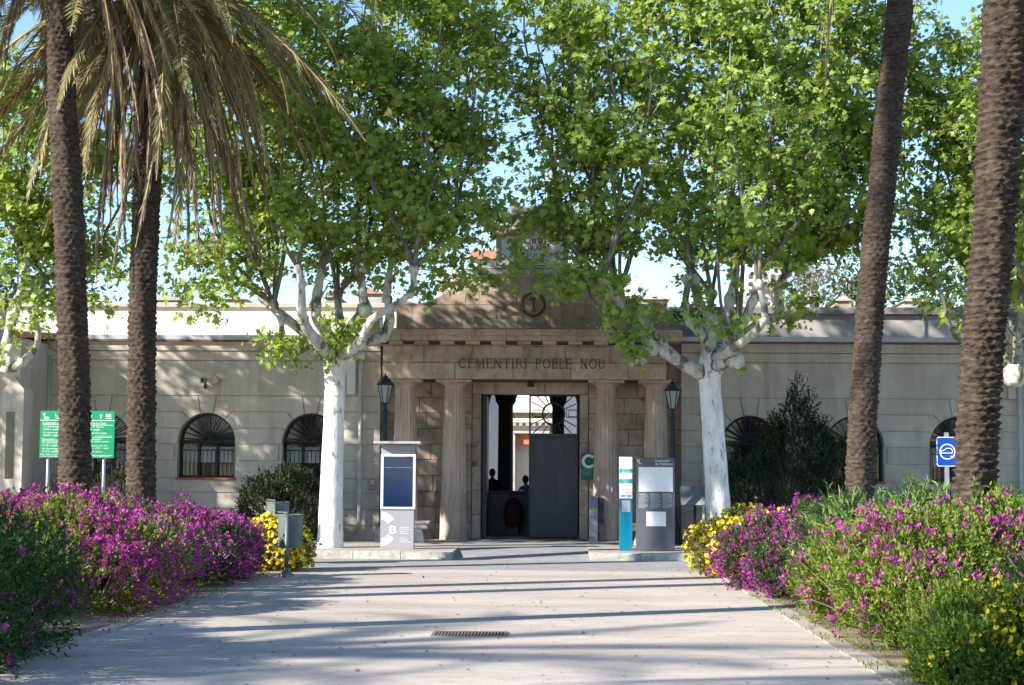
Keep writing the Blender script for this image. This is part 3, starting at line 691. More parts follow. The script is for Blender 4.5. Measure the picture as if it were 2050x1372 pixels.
# gabled end building at far left
t = thing('side_chapel', (xx(0,38.6),38.6,SW), 'white rendered side building with small arch and orange tiled eaves at the left edge', 'building')
YC=38.4; xg = xx(36,YC)
MB().box(xg-7,xg,YC,YC+3,ZB,hz(676,YC,20)).build('wall', m_stucco, t)
MB().bbox(xg-.35,xg+.12,YC-.06,YC+.6,ZB,hz(780,YC,20)).build('buttress', m_stucco, t)
MB().extr([(xg-.35,YC-.06,hz(780,YC,20)),(xg+.12,YC-.06,hz(780,YC,20)),(xg-.1,YC-.06,hz(755,YC,20))],(0,.6,0)).build('buttress_cap', m_stucco, t)
MB().box(xg-.26,xg-.08,YC-.075,YC-.058,hz(958,YC,20),hz(825,YC,20)).build('window', m_glass, t)
o_ = [(xg+.1+.22*math.cos(a*PI/10),hz(735,YC,20)+.38*math.sin(a*PI/10)) for a in range(11)]
MB().extr([(xg-7,YC-.25,hz(674,YC,20)),(xg-7,YC+3,hz(655,YC,20)),(xg-7,YC+3,hz(655,YC,20)+.08),(xg-7,YC-.25,hz(674,YC,20)+.08)],(7.15,0,0)).build('roof', m_roof, t)
for i in range(24):
    x = xg+.08-i*.22; MB().tube([(x,YC-.28,hz(671,YC,20)),(x,YC+3,hz(652,YC,20))],.07,6).build('roof_tile', m_roof, t)
# wall fittings
def pipe(px, y0, y1, label, Y=YW-.12, lean=0):
    t = thing('downpipe', (xx(px,Y),Y,SW), label, 'downpipe', 'rainwater pipes on the facade')
    x = xx(px,Y,(y0+y1)/2); MB().tube([(x,Y,hz(y0+10,Y,px)),(x,Y,hz(y1-18,Y,px)),(x+.0,Y-.0,hz(y1-12,Y,px)),(x-.06,Y-.12,hz(y1,Y,px))],.05,10).build('pipe', m_pipe, t, True)
    MB().bbox(x-.09,x+.09,Y-.07,Y+.1,hz(y0+12,Y,px),hz(y0,Y,px)).build('hopper', m_pipe, t)
    for f in (.3,.7): MB().lathe((x,Y,hz(y0+(y1-y0)*f,Y,px)),[(.06,-.02),(.06,.02)],10).build('bracket', m_pipe, t)
pipe(94,700,1050,'grey rainwater downpipe by the green sign at the left end of the facade')
pipe(721,708,1064,'grey rainwater downpipe just left of the portal, beside the lamp post')
pipe(1410,700,1062,'grey rainwater downpipe behind the right white plane tree trunk')
pipe(2042,700,1040,'grey rainwater downpipe at the right edge beyond the thick palm')
t = thing('security_camera', (X(409),YW-.2,Z(765)), 'small box security camera mounted on the facade above the first whole window', 'camera')
MB().box(X(404),X(414),YW-.35,YW-.12,Z(768),Z(757)).build('housing', m_kgrey, t); MB().box(X(406),X(412),YW-.355,YW-.351,Z(766),Z(759)).build('lens', m_iron, t); MB().box(X(409),X(411),YW-.2,YW,Z(778),Z(768)).build('bracket', m_iron, t)
t = thing('round_floodlight', (X(430),YW-.2,Z(761)), 'round cream floodlight on the facade right of the security camera', 'light')
MB().tube([(X(430),YW-.22,Z(761)),(X(430),YW-.05,Z(761))],.09,16).build('drum', m_coping, t); MB().tube([(X(430),YW-.06,Z(761)),(X(430),YW,Z(761))],.03,8).build('bracket', m_iron, t)
t = thing('security_camera', (xx(2034,YT),YT-.2,hz(648,YT,2034)), 'small dark security camera on the right terrace wall near the frame edge', 'camera')
MB().box(xx(2028,YT),xx(2042,YT),YT-.3,YT-.05,hz(652,YT,2034),hz(643,YT,2034)).build('housing', m_iron, t)
t = thing('wall_box', (X(2022),YW-.1,Z(768)), 'beige vertical cable box on the facade beside the right edge', 'box')
MB().bbox(X(2018),X(2034),YW-.12,YW,Z(792),Z(742)).build('box', m_coping, t)
t = thing('wall_banner', (X(701),YW-.1,Z(750)), 'narrow white vertical notice board on the wall behind the left white trunk', 'sign')
MB().bbox(X(694),X(711),YW-.10,YW-.06,Z(788),Z(714)).build('board', m_marble, t)
t = thing('intercom', (X(747),YW-.1,Z(967)), 'small pale intercom box on the wall left of the digital kiosk', 'intercom')
MB().bbox(X(740),X(754),YW-.06,YW,Z(978),Z(957)).build('plate', m_greywall, t); MB().bbox(X(743),X(751),YW-.1,YW-.062,Z(974),Z(959)).build('unit', m_kpanel, t); MB().box(X(745),X(749),YW-.104,YW-.101,Z(972),Z(969)).build('button', m_iron, t)
t = thing('lintel_lamp', (xx(1062,YP-.2),YP-.2,hz(770,YP-.2)), 'small dark box lamp fixed above the gateway', 'lamp')
MB().box(xx(1055,YP-.25),xx(1069,YP-.25),YP-.3,YP-.13,hz(775,YP-.2),hz(767,YP-.2)).build('box', m_iron, t)
MB().box(xx(1057,YP-.25),xx(1067,YP-.25),YP-.25,YP-.13,hz(767,YP-.2)+.001,hz(763,YP-.2)).build('cap', m_iron, t)
# green C sign on the jamb
ys = YP-.22
t = thing('cemetery_sign', (xx(1177,ys),ys,hz(960,ys)), 'green wall sign with a big white C right of the gateway', 'sign')
MB().bbox(xx(1164,ys),xx(1191,ys),ys,ys+.04,hz(960,ys),hz(907,ys),.003).build('board', m_green2, t)
def logoC(mb, cx, cz, R, r, y, a0=50, a1=310, n=22):
    for i in range(n):
        p, q = math.radians(a0+(a1-a0)*i/n), math.radians(a0+(a1-a0)*(i+1)/n)
        b = len(mb.v); mb.v += [(cx+r*math.cos(p),y,cz+r*math.sin(p)),(cx+R*math.cos(p),y,cz+R*math.sin(p)),(cx+R*math.cos(q),y,cz+R*math.sin(q)),(cx+r*math.cos(q),y,cz+r*math.sin(q))]
        mb.f.append((b,b+1,b+2,b+3))
    return mb
c = MB(); logoC(c,xx(1179,ys),hz(923,ys),.165,.1,ys-.003,40,320); c.build('logo', m_wht, t)
c = MB(); text('Cementiri',xx(1166,ys),xx(1184,ys),hz(946,ys),hz(942.5,ys),ys-.003,m_wht,t,mb=c); text('de Poblenou',xx(1166,ys),xx(1189,ys),hz(950.5,ys),hz(947,ys),ys-.003,m_wht,t,mb=c)
c.box(xx(1164,ys),xx(1191,ys),ys-.003,ys-.002,hz(940.6,ys),hz(940,ys)); c.build('lettering', m_lgrey, t)
# ================================================================== STREET FURNITURE
def flush(t, name, m, y, p0, p1, q0, q1, th=.004): return MB().box(xx(p0,y),xx(p1,y),y,y+th,hz(q1,y),hz(q0,y)).build(name, m, t)
# digital kiosk
yk = 34.75; zb = SW
t = thing('digital_kiosk', (xx(797,yk),yk,zb), 'light grey digital kiosk with flat roof and dark blue screen left of the gate', 'kiosk')
MB().bbox(xx(763.5,yk),xx(830,yk),yk,yk+.16,zb,hz(893,yk),.004).build('body', m_kgrey, t)
r0_,r1_ = xx(750,yk),xx(843,yk)
MB().extr([(r0_,yk-.22,hz(890,yk)),(r0_,yk+.42,hz(892.5,yk)),(r0_,yk+.42,hz(892.5,yk)+.03),(r0_,yk-.22,hz(890,yk)+.045)],(r1_-r0_,0,0)).build('roof', m_kpanel, t)
f = MB(); y = yk-.03
fx0,fx1,fz0,fz1 = xx(763,y),xx(832,y),hz(1021,y),hz(911,y); ix0,ix1,iz0,iz1 = xx(768,y),xx(827.5,y),hz(1017,y),hz(915.5,y)
f.box(fx0,ix0,y,yk-.001,fz0,fz1); f.box(ix1,fx1,y,yk-.001,fz0,fz1); f.box(ix0,ix1,y,yk-.001,fz0,iz0); f.box(ix0,ix1,y,yk-.001,iz1,fz1); f.build('screen_frame', m_wht, t)
sc = MB().box(ix0,ix1,y+.012,yk-.002,iz0,iz1).build('screen', m_screen, t)
c = MB(); text('Benvinguts  ·  Cementiri de Poblenou',xx(772,y),xx(824,y),hz(938.6,y),hz(937,y),y+.008,m_lgrey,sc,mb=c); c.build('lettering', m_lgrey, sc)
c = MB(); yy = yk-.003; cx_,cz_ = xx(762,yy),hz(1061,yy)
def clipC(mb, cx, cz, R, r, a0, a1):     # the C runs off the kiosk edge, leaving two blade-shaped ends
    n = 14; R_, r_ = [], []
    for i in range(n+1):
        a = math.radians(a0+(a1-a0)*i/n); R_.append((cx+R*math.cos(a)*.9,yy,cz+R*math.sin(a))); r_.append((cx+r*math.cos(a)*.9,yy,cz+r*math.sin(a)))
    b = len(mb.v); mb.v += R_+r_; mb.f += [(b+i,b+i+1,b+n+1+i+1,b+n+1+i) for i in range(n)]
clipC(c,xx(765,yy),cz_,.335,.18,35,90); clipC(c,xx(765,yy),cz_,.335,.18,-35,-90); c.build('logo', m_wht, t)
c = MB(); text('B',xx(782,yy),xx(796,yy),hz(1070,yy),hz(1055,yy),yy,m_wht,t,mb=c)
for i,s_ in enumerate(('Cementiris','de Barcelona,','serveis','funeraris')): text(s_,xx(803,yy),xx(803+len(s_)*1.75,yy),hz(1059+i*4,yy),hz(1056.3+i*4,yy),yy,m_wht,t,mb=c)
for i,s_ in enumerate(('Ciutat','i memòria','de Barcelona')): text(s_,xx(803,yy),xx(803+len(s_)*1.75,yy),hz(1080+i*4,yy),hz(1077.3+i*4,yy),yy,m_wht,t,mb=c)
c.build('lettering', m_wht, t)
# teal totem and dark grey map board
yt = 34.7
t = thing('info_totem', (xx(1253,yt),yt,SW), 'slim teal and white information totem left of the dark grey map board', 'sign')
MB().bbox(xx(1240,yt),xx(1266,yt),yt,yt+.1,SW,hz(997,yt)-.001,.003).build('lower_panel', m_teal, t)
MB().bbox(xx(1240,yt),xx(1266,yt),yt,yt+.1,hz(997,yt),hz(914,yt),.003).build('upper_panel', m_wht, t)
flush(t,'band',m_teal2,yt-.004,1240,1266,937,946,.003); flush(t,'band',m_teal2,yt-.004,1240,1266,958,967,.003)
c = MB(); y = yt-.006
for s_,a,b_,q0 in (("Recepció de",1246,1260,938),("visitants i famílies",1245,1262,941),("Cementiri del Poblenou",1243,1264,944),("Punt informatiu",1246,1261,959),("Visites",1249,1257,962),("al recinte històric",1244,1264,965)):
    text(s_,xx(a,y),xx(b_,y),hz(q0+1.9,y),hz(q0,y),y,m_wht,t,mb=c)
c.build('lettering', m_wht, t)
flush(t,'notice',m_lgrey,yt-.004,1245,1262,1001,1024,.003); flush(t,'label',m_dgrey,yt-.005,1243,1252,991,993,.004); flush(t,'label',m_dgrey,yt-.005,1255,1264,991,993,.004)
t = thing('map_board', (xx(1312,yt),yt,SW), 'dark grey cemetery map board with white plan and small notice right of the gate', 'sign')
MB().bbox(xx(1274,yt),xx(1351,yt),yt+.01,yt+.12,SW,hz(915,yt),.004).build('panel', m_dgrey, t)
flush(t,'map',m_wht,yt+.004,1278.5,1347,934,983); flush(t,'notice',m_wht,yt+.004,1294,1333,1023,1052)
c = MB(); y = yt+.006; logoC(c,xx(1279,y),hz(922,y),.028,.016,y,40,320,12)
text('Cementiri',xx(1312,y),xx(1340,y),hz(923.5,y),hz(919,y),y,m_wht,t,mb=c); text('de Poblenou',xx(1312,y),xx(1347,y),hz(930,y),hz(925,y),y,m_wht,t,mb=c); c.build('lettering', m_wht, t)
c = MB()
for col_ in range(3):
    a = 1278.5+col_*24
    for r in range(13):
        w_ = 20.5 if r%4 else 15; hh = 1.5 if r == 0 else .9
        c.box(xx(a,y),xx(a+w_+random.uniform(-3,0),y),y,y+.002,hz(987+r*2.3+hh,y),hz(987+r*2.3,y))
c.build('text_columns', m_lgrey, t)
c = MB(); c.box(xx(1278.5,y),xx(1285,y),y,y+.002,hz(928,y),hz(926,y)); c.build('caption', m_lgrey, t)
# slanted machine post
ym = 39.6
t = thing('ticket_post', (xx(1190,ym),ym,SW), 'lilac grey slant-topped pedestal with yellow stripe in front of the inner right column', 'pedestal')
p = [(0,0),(.30,0),(.30,1.0),(0.02,.75),(0,.72)]
x0,x1 = xx(1180,ym),xx(1197,ym); h = hz(993,ym)-SW
MB().extr([(x0,ym,SW),(x0,ym+.32,SW),(x0,ym+.32,SW+h),(x0,ym+.12,SW+h),(x0,ym,SW+h-.27)],(x1-x0,0,0)).build('body', m_mach, t)
MB().extr([(x1+.002,ym+.02,SW),(x1+.002,ym+.34,SW),(x1+.002,ym+.34,SW+h-.04),(x1+.002,ym+.14,SW+h-.04),(x1+.002,ym+.02,SW+h-.28)],(.13,0,0)).build('shadow_slab', m_machshadow, t)  # dark slab stands in for the pedestal's cast shadow on the column
MB().box(x0,x1,ym-.004,ym-.001,SW+h-.34,SW+h-.31).build('stripe', m_lime2, t)
# weathered panel on post
yo = 38.6
t = thing('lectern_sign', (xx(1391,yo),yo,SW), 'weathered blue grey panel on a single dark post left of the right white trunk', 'sign')
MB().box(xx(1388,yo),xx(1394,yo),yo,yo+.06,SW,hz(1008,yo)).build('post', m_iron, t)
MB().extr([(xx(1362,yo),yo-.18,hz(1009,yo)),(xx(1424,yo),yo-.18,hz(1009,yo)),(xx(1424,yo),yo+.05,hz(973,yo)),(xx(1361,yo),yo+.05,hz(973,yo))],(0,.02,.02)).build('panel', m_old, t)
# stone benches
def bench(px0, px1, Y, label):
    t = thing('stone_bench', (xx((px0+px1)/2,Y),Y,SW), label, 'bench', 'stone benches against the portal')
    x0,x1 = xx(px0,Y),xx(px1,Y)
    MB().bbox(x0,x1,Y,Y+.5,SW+.40,SW+.47,.02).build('seat', m_bench, t); MB().bbox(x0+.05,x1-.05,Y+.04,Y+.46,SW+.30,SW+.398,.01).build('rail', m_bench, t)
    for a in (x0+.12,x1-.4): MB().extr([(a,Y+.08,SW),(a+.28,Y+.08,SW),(a+.22,Y+.08,SW+.298),(a+.06,Y+.08,SW+.298)],(0,.34,0)).build('leg', m_bench, t)
bench(770,861,38.2,'pale stone bench partly hidden behind the digital kiosk')
bench(1258,1345,37.6,'pale stone bench mostly hidden behind the dark grey map board')
# street lamps
def lamp(px, Y, ytop, label):
    x = xx(px,Y); t = thing('street_lamp', (x,Y,SW), label, 'street lamp', 'black lantern lamps either side of the portal'); s = Y/F
    zt_ = hz(ytop,Y); zb_ = zt_-56*s
    MB().lathe((x,Y,SW),[(.21,0),(.21,.10),(.19,.12),(.18,.30),(.12,.42),(.09,.5),(.075,.75),(.08,.78),(.058,.82),(.05,zb_-SW-.25),(.065,zb_-SW-.23),(.065,zb_-SW-.19),(.04,zb_-SW-.17),(.035,zb_-SW)],12).build('post', m_lampi, t, False)
    MB().lathe((x,Y,0),[(.075,zb_),(.155,zb_+.38)],6).build('lantern_glass', m_lampg, t)
    for k in range(6):
        a = 2*PI*k/6; MB().tube([(x+.08*math.cos(a),Y+.08*math.sin(a),zb_),(x+.16*math.cos(a),Y+.16*math.sin(a),zb_+.38),(x+.19*math.cos(a),Y+.19*math.sin(a),zb_+.42)],.010,4).build('rib', m_lampi, t)
    MB().lathe((x,Y,0),[(.17,zb_+.382),(.18,zb_+.41),(.10,zb_+.52),(.07,zb_+.53),(.05,zb_+.58),(.015,zb_+.6),(.02,zb_+.63),(.0,zb_+.66)],6).build('lantern_roof', m_lampi, t)
    MB().lathe((x,Y,0),[(.05,zb_-.03),(.09,zb_-.01),(.09,zb_-.002)],6).build('lantern_base', m_lampi, t)
lamp(770,38.4,752,'black lantern lamp post rising behind the digital kiosk')
lamp(1347,38.2,761,'black lantern lamp post rising behind the dark grey map board')
# litter bins
def litter_bin(px, py, label):
    p = G(px,py); x,y = p.x,p.y; s = y/F
    t = thing('litter_bin', (x,y,0), label, 'litter bin', 'tilting metal litter bins')
    MB().tube([(x,y,0),(x,y,hz(1034,y,px))],.035,10).build('post', m_bin, t, True)
    MB().lathe((x,y,0),[(.13,0),(.12,.04),(.05,.10),(.035,.14)],12).build('foot', m_bin, t, True)
    cx,cy = x+.02,y+.22; zb_,zt_ = hz(1098,y,px),hz(1034,y,px)
    c = MB(); n = 28; r0,r1 = .175,.205
    for r,z in ((r0,zb_),(r0+.01,zb_+.05),(r1,zt_),(r1+.012,zt_+.005),(r1+.012,zt_+.03),(r1-.005,zt_+.03),(r1-.01,zt_),(r0-.01,zb_+.03)):
        for k in range(n): c.v.append((cx+r*math.cos(2*PI*k/n),cy+r*math.sin(2*PI*k/n),z))
    for i in range(7):
        for k in range(n): q=(k+1)%n; c.f.append((i*n+k,i*n+q,(i+1)*n+q,(i+1)*n+k))
    c.f.append(tuple(range(n-1,-1,-1))); c.f.append(tuple(7*n+k for k in range(n)))
    c.build('basket', m_bin, t)
    MB().tube([(x,y-.01,hz(1030,y,px)),(x,y+.05,hz(1027,y,px)),(cx-.2,cy,zt_+.06)],.014,6).build('bracket', m_bin, t)
litter_bin(573,1156,'dark perforated metal litter bin on a post at the left edge of the path')
p2 = G(557,1150); t = copy_tree([o for o in COL.objects if o.name=='litter_bin'][0], (xx(552,31.2),31.2,.14), 'second grey litter bin showing just above and behind the perforated one')
# green opening-hours board
yg = 33.0
t = thing('visits_board', (xx(154,yg),yg,0), 'green board of guided visit times on two grey posts behind the left palm', 'sign')
gx0,gx1,gz0,gz1 = xx(80,yg,870),xx(229,yg,870),hz(917,yg,154),hz(823,yg,154)
MB().bbox(gx0,gx1,yg,yg+.04,gz0,gz1,.003).build('board', m_green, t)
for p_ in (95,207): MB().tube([(xx(p_,yg),yg+.07,0),(xx(p_,yg),yg+.07,gz1-.1)],.035,10).build('post', m_post, t, True)
c = MB(); y = yg-.003
def gt(s_, a, b_, q0, q1): text(s_,gx0+(a-80)/149*(gx1-gx0),gx0+(b_-80)/149*(gx1-gx0),gz1-(q1-823)/94*(gz1-gz0),gz1-(q0-823)/94*(gz1-gz0),y,m_wht,t,mb=c)
def gl(a,b_,q0,h=.7): c.box(gx0+(a-80)/149*(gx1-gx0),gx0+(b_-80)/149*(gx1-gx0),y,y+.002,gz1-(q0+h-823)/94*(gz1-gz0),gz1-(q0-823)/94*(gz1-gz0))
gt('La Ruta dels Cementiris',110,184,828,834); gt('Visites guiades gratuïtes',110,176,836,840); gl(80,229,841.5,1)
gt('Cementiri de Poblenou',85,148,845,850); gl(85,148,850.6)
gt('-1r diumenge de cada mes',85,150,853,857); gt('10:30 h. català -',87,120,858,862); gt('-3r diumenge de cada mes',85,150,865,869); gt('10:30 h. castellà',87,122,870,874)
gt('Cementiri de Montjuïc',84,146,878,882.5); gl(84,146,883)
gt('-2n diumenge de cada mes',84,150,885,889); gt('11:15 h. català',86,116,890,894); gt('-4t diumenge de cada mes',84,150,897,901); gt('11:15 h. castellà',86,118,902,906)
gt('Més informació: 93 484 19 99',82,150,909,911.5); gt('comunicacio@cbsa.cat',82,134,913,915.5)
gt('Cementiri de Les Corts',164,212,845,850); gl(164,226,851); gt('-4t diumenge de cada mes',162,207,853,857); gt('11:15 h. català',166,200,858,862)
gt('Col·lecció de Carrosses',160,214,865,869); gt('Cementiri de Montjuïc',191,225,872,874.5); gl(164,225,875.5)
gt('obert dissabtes i',172,205,878,881.5); gt('diumenges de 10:00 a 14:00 h.',160,220,883,886.5); gt('-Visita gratuïta tots els',162,215,891,894.5); gt('diumenges a les 12:00 h. català',158,218,896,899.5)
gt('Espai la Pedrera',166,206,903,906.5); gt('cementiris@cbsa.cat o www.cbsa.cat',158,222,913,915.5); gl(164,226,911.5)
logoC(c,gx0+(88-80)/149*(gx1-gx0),gz1-(830-823)/94*(gz1-gz0),.026,.012,y,40,320,10)
for i in range(3): gl(87,97+i%2*2,835+i*2,.8)
for i in range(3): gl(211,222,829+i*2.4,1); 
gl(211,223,837,1); gl(199,204,832,1.5); gl(200,203,835,2.5); gl(198,205,829,.6)
c.build('lettering', m_wht, t)
# blue electric vehicle sign
ye = 31.5
t = thing('charging_sign', (xx(1896,ye),ye,0), 'blue square sign with white electric car symbol on a pale post beside the right palm', 'sign')
ex0,ex1,ez0,ez1 = xx(1875,ye),xx(1918,ye),hz(934,ye,1896),hz(875,ye,1896)
def rrect(x0,x1,z0,z1,r,n=4):
    P = []
    for cx,cz,a in ((x1-r,z0+r,-90),(x1-r,z1-r,0),(x0+r,z1-r,90),(x0+r,z0+r,180)):
        P += [(cx+r*math.cos(math.radians(a+90*i/n)),cz+r*math.sin(math.radians(a+90*i/n))) for i in range(n+1)]
    return P
MB().prism(rrect(ex0,ex1,ez0,ez1,.04),ye,ye+.01).build('border', m_wht, t); MB().prism(rrect(ex0+.014,ex1-.014,ez0+.014,ez1-.014,.03),ye-.003,ye-.001).build('face', m_blue, t)
MB().box(xx(1891.5,ye),xx(1900,ye),ye+.012,ye+.05,0,hz(866,ye,1896)).build('post', m_post, t)
c = MB(); cx,cz = (ex0+ex1)/2,(ez0+ez1)/2-.0; R_ = .13; y = ye-.006
logoC(c,cx,cz,R_+.012,R_-.008,y,-40,270,24)
car = [(-.13,-.02),(-.10,.015),(-.055,.025),(-.02,.06),(.06,.06),(.09,.02),(.09,-.025),(-.13,-.025)]
for i in range(len(car)):
    p,q = Vector(car[i]),Vector(car[(i+1)%len(car)]); d = (q-p).normalized(); nn = Vector((-d.y,d.x))*.007
    b = len(c.v); c.v += [(cx+v.x,y-.001,cz+v.y) for v in (p-nn,q-nn,q+nn,p+nn)]; c.f.append((b,b+1,b+2,b+3))
c.prism(rrect(cx+.055,cx+.105,cz-.115,cz-.075,.01),y,y+.001); c.box(cx+.0,cx+.055,y,y+.001,cz-.135,cz-.12)
c.box(cx+.105,cx+.125,y,y+.001,cz-.088,cz-.082); c.box(cx+.105,cx+.125,y,y+.001,cz-.108,cz-.102)
c.build('symbol', m_wht, t)
# ================================================================== PLANE TREES
def smoothpath(pts, n=4):
    pts = [Vector(p) for p in pts]; P = [pts[0]*2-pts[1]]+pts+[pts[-1]*2-pts[-2]]; out = []
    for i in range(1,len(P)-2):
        for j in range(n):
            t = j/n; a,b,c,d = P[i-1],P[i],P[i+1],P[i+2]
            out.append(.5*((2*b)+(c-a)*t+(2*a-5*b+4*c-d)*t*t+(3*b-a-3*c+d)*t**3))
    out.append(pts[-1]); return out
def lerp(l, n):
    return [l[0]+(l[-1]-l[0])*i/(n-1) if len(l)==2 else float(np.interp(i/(n-1),np.linspace(0,1,len(l)),l)) for i in range(n)]
def plane_tree(base, Y, trunk, limbs, label, extent, ntw=1700, seed=1, npole=26, deep=.35, ztop=13, zlow=4.6, hang=(), group='plane trees in a row along the pavement'):
    """trunk/limbs: pixel points (px,py,dY); extent: half width, half depth"""
    rr = random.Random(seed); t = thing('plane_tree', (base.x,base.y,SW), label, 'tree', group)
    def PT(p): return W(p[0],p[1],Y+(p[2] if len(p)>2 else 0))
    tb = MB(); tp = smoothpath([PT(p[:3]) for p in trunk]); s = Y/F
    tb.tube(tp, lerp([p[3]*s for p in trunk], len(tp)), 20, wob=.09, seed=seed)
    tr = tb.build('trunk', m_lime, t, True)
    lb = MB(); kn = []
    for L in limbs:
        lp = smoothpath([PT(p[:3]) for p in L]); lb.tube(lp, lerp([p[3]*s*.88*random.uniform(.88,1.12) for p in L], len(lp)), 12, wob=.22, seed=seed+len(L))
        kn.append((lp[-1], L[-1][3]*s))
        e = lp[-1]; r = L[-1][3]*s*1.45; lb.ball(e,(r,r,r*1.1),6,.25,len(kn))
        for q in L[1:-1]:
            if rr.random()<.6: r = q[3]*s*1.18; lb.ball(PT(q[:3]),(r,r,r),6,.2,len(kn)+3)
    lb.build('limbs', m_bark, t, True)
    # upright poles from the knuckles
    bb = MB(); poles = []; cx,cy = base.x,base.y
    kp = [k[0] for k in kn]
    for i in range(npole):
        a = rr.uniform(0,2*PI); rad = math.sqrt((i+.5)/npole)*rr.uniform(.9,1.05); a = i*2.39996
        tx = cx + extent[0]*rad*math.cos(a)*.92; ty = cy + extent[1]*rad*math.sin(a)*.9
        k = min(kp, key=lambda q:(q.x-tx)**2+(q.y-ty)**2+rr.uniform(0,3)); zt_ = ztop - rr.uniform(0,1.8) - 1.8*(rad**2)
        p = [k]; n = 7
        for j in range(1,n+1):
            f = j/n; g = f**.42
            p.append(Vector((k.x+(tx-k.x)*g+rr.uniform(-.18,.18), k.y+(ty-k.y)*g+rr.uniform(-.12,.12), k.z+(zt_-k.z)*f)))
        p = smoothpath(p,2); bb.tube(p, lerp([.046*rr.uniform(.7,1.2),.026,.008],len(p)), 6, wob=.1, seed=i); poles.append(p)
    C,T,N,Sz = [],[],[],[]
    segs = []
    for p in poles:
        for j in range(len(p)-1): segs.append((p[j],p[j+1],j/(len(p)-1)))
    ws = np.array([(a-b).length*(.46+.54*min(1,max(0,((a.z+b.z)/2-5.6)/2.8)))*(.25+max(0,math.sin((a.z+b.z)*1.5+b.x*2.3))) for a,b,_ in segs]); ws /= ws.sum()
    idx = rng.choice(len(segs), ntw, p=ws)
    twigs = []
    for ii in idx:
        a,b,f = segs[ii]; q = a.lerp(b, rr.random())
        if q.z < zlow+.2 and rr.random()<.8: continue
        out = Vector((q.x-cx,(q.y-cy),0)); out = out.normalized() if out.length>.1 else Vector((1,0,0))
        an = rr.uniform(0,2*PI); d = (Vector((math.cos(an),math.sin(an),0))*1.0+out*.55+Vector((0,0,rr.uniform(-.15,.8)))).normalized()
        twigs.append((q,d,rr.uniform(.4,1.2)*(1.25-.6*f)))
    for h in hang:
        q0 = W(h[0],h[1],Y+h[2])
        for _ in range(h[3]):
            d = Vector((rr.uniform(-1,1),rr.uniform(-1,1),rr.uniform(-.7,.6))).normalized(); twigs.append((q0+d*rr.uniform(0,h[4]),d,rr.uniform(.15,.42)))
    for i,(q,d,L) in enumerate(twigs):
        e = q+d*L+Vector((0,0,-.12*L)); mid = q+d*L*.55+Vector((0,0,.04))
        if i%2 == 0: bb.tube([q,mid,e],[.014,.009,.004],3,cap=False)
        nl = int(15*L+4)
        f = rng.uniform(.15,1.05,nl); pos = np.array(q)+np.outer(f,np.array(d)*L)+rng.normal(0,.075,(nl,3)); pos[:,2] -= .1*L*f**2
        dd = np.array(d)*.5+rng.normal(0,.8,(nl,3))+np.array([0,0,-.45])
        nn = rng.normal(0,.55,(nl,3))+np.array([-.42,-.45,.62])+np.array(d)*.25
        C.append(pos); T.append(dd); N.append(nn); Sz.append(np.clip(rng.lognormal(-2.12,.30,nl),.05,.21))
    bb.build('branches', m_branch, t, True)
    C,T,N,Sz = np.concatenate(C),np.concatenate(T),np.concatenate(N),np.concatenate(Sz)
    mi = (rng.random(len(C))<deep).astype(int)
    tag(scatter('crown', C, T, N, Sz, LV, LF, [m_leaf,m_leafd], t, mi), kind='stuff')
    return t
YL = 35.3
baseL = W(662,1100,YL); baseR = W(1440,1100,YL)
trunkL = [(656,1105,0,44),(658,1096,0,33),(661,1080,0,26),(663,1000,0,23.5),(668,850,0,20.5),(670,760,0,20.5),(672,722,0,24),(680,690,0,20)]
limbsL = [[(672,720,0,17),(640,690,.3,11),(575,640,.5,10),(540,610,.6,9),(524,592,.6,10),(548,560,.6,8)],
 [(672,715,0,14),(625,700,-.6,9),(575,700,-.9,8),(566,680,-.9,8),(560,640,-.9,7),(548,610,-.8,7)],
 [(678,718,0,15),(720,690,.2,13),(765,672,.3,13),(780,640,.3,12),(776,600,.3,9),(778,560,.3,8),(785,520,.3,7)],
 [(672,710,0,16),(668,680,-.2,13),(640,650,-.4,12),(632,610,-.4,11),(640,560,-.4,9),(650,520,-.4,7)],
 [(680,705,0,15),(700,660,-.3,13),(730,620,-.4,14),(728,600,-.4,11),(722,540,-.4,8)],
 [(675,712,0,15),(690,680,1.2,12),(680,640,1.9,10),(676,590,2.2,8)],
 [(668,712,0,15),(640,690,-1.4,12),(606,640,-2,10),(604,570,-2.2,8),(598,540,-2.2,7)],
 [(676,712,0,15),(720,690,-1.6,11),(745,640,-2.2,9),(820,590,-2.4,7),(828,540,-2.4,7)]]
plane_tree(baseL, YL, trunkL, limbsL, 'white trunked plane tree with leafy crown left of the gate, behind the kiosk side', (4.5,2.5), 2850, 3, 34, ztop=13.6, zlow=5.6,
  hang=[(545,680,-.9,10,.3),(600,700,-.8,8,.3),(675,690,-.9,26,.3),(700,650,-.9,16,.4),(560,720,-1,5,.15),(400,600,-1,16,.5),(450,560,-1,20,.6),(860,570,-1,20,.6),(930,540,-1.2,16,.5),(900,500,-1,20,.6),(370,560,0,16,.5),(545,690,-1.2,5,.1)])
trunkR = [(1444,1106,0,44),(1443,1096,0,33),(1441,1080,0,26),(1437,1000,0,24),(1428,860,0,22),(1421,770,0,21.5),(1420,745,0,26),(1424,715,0,22)]
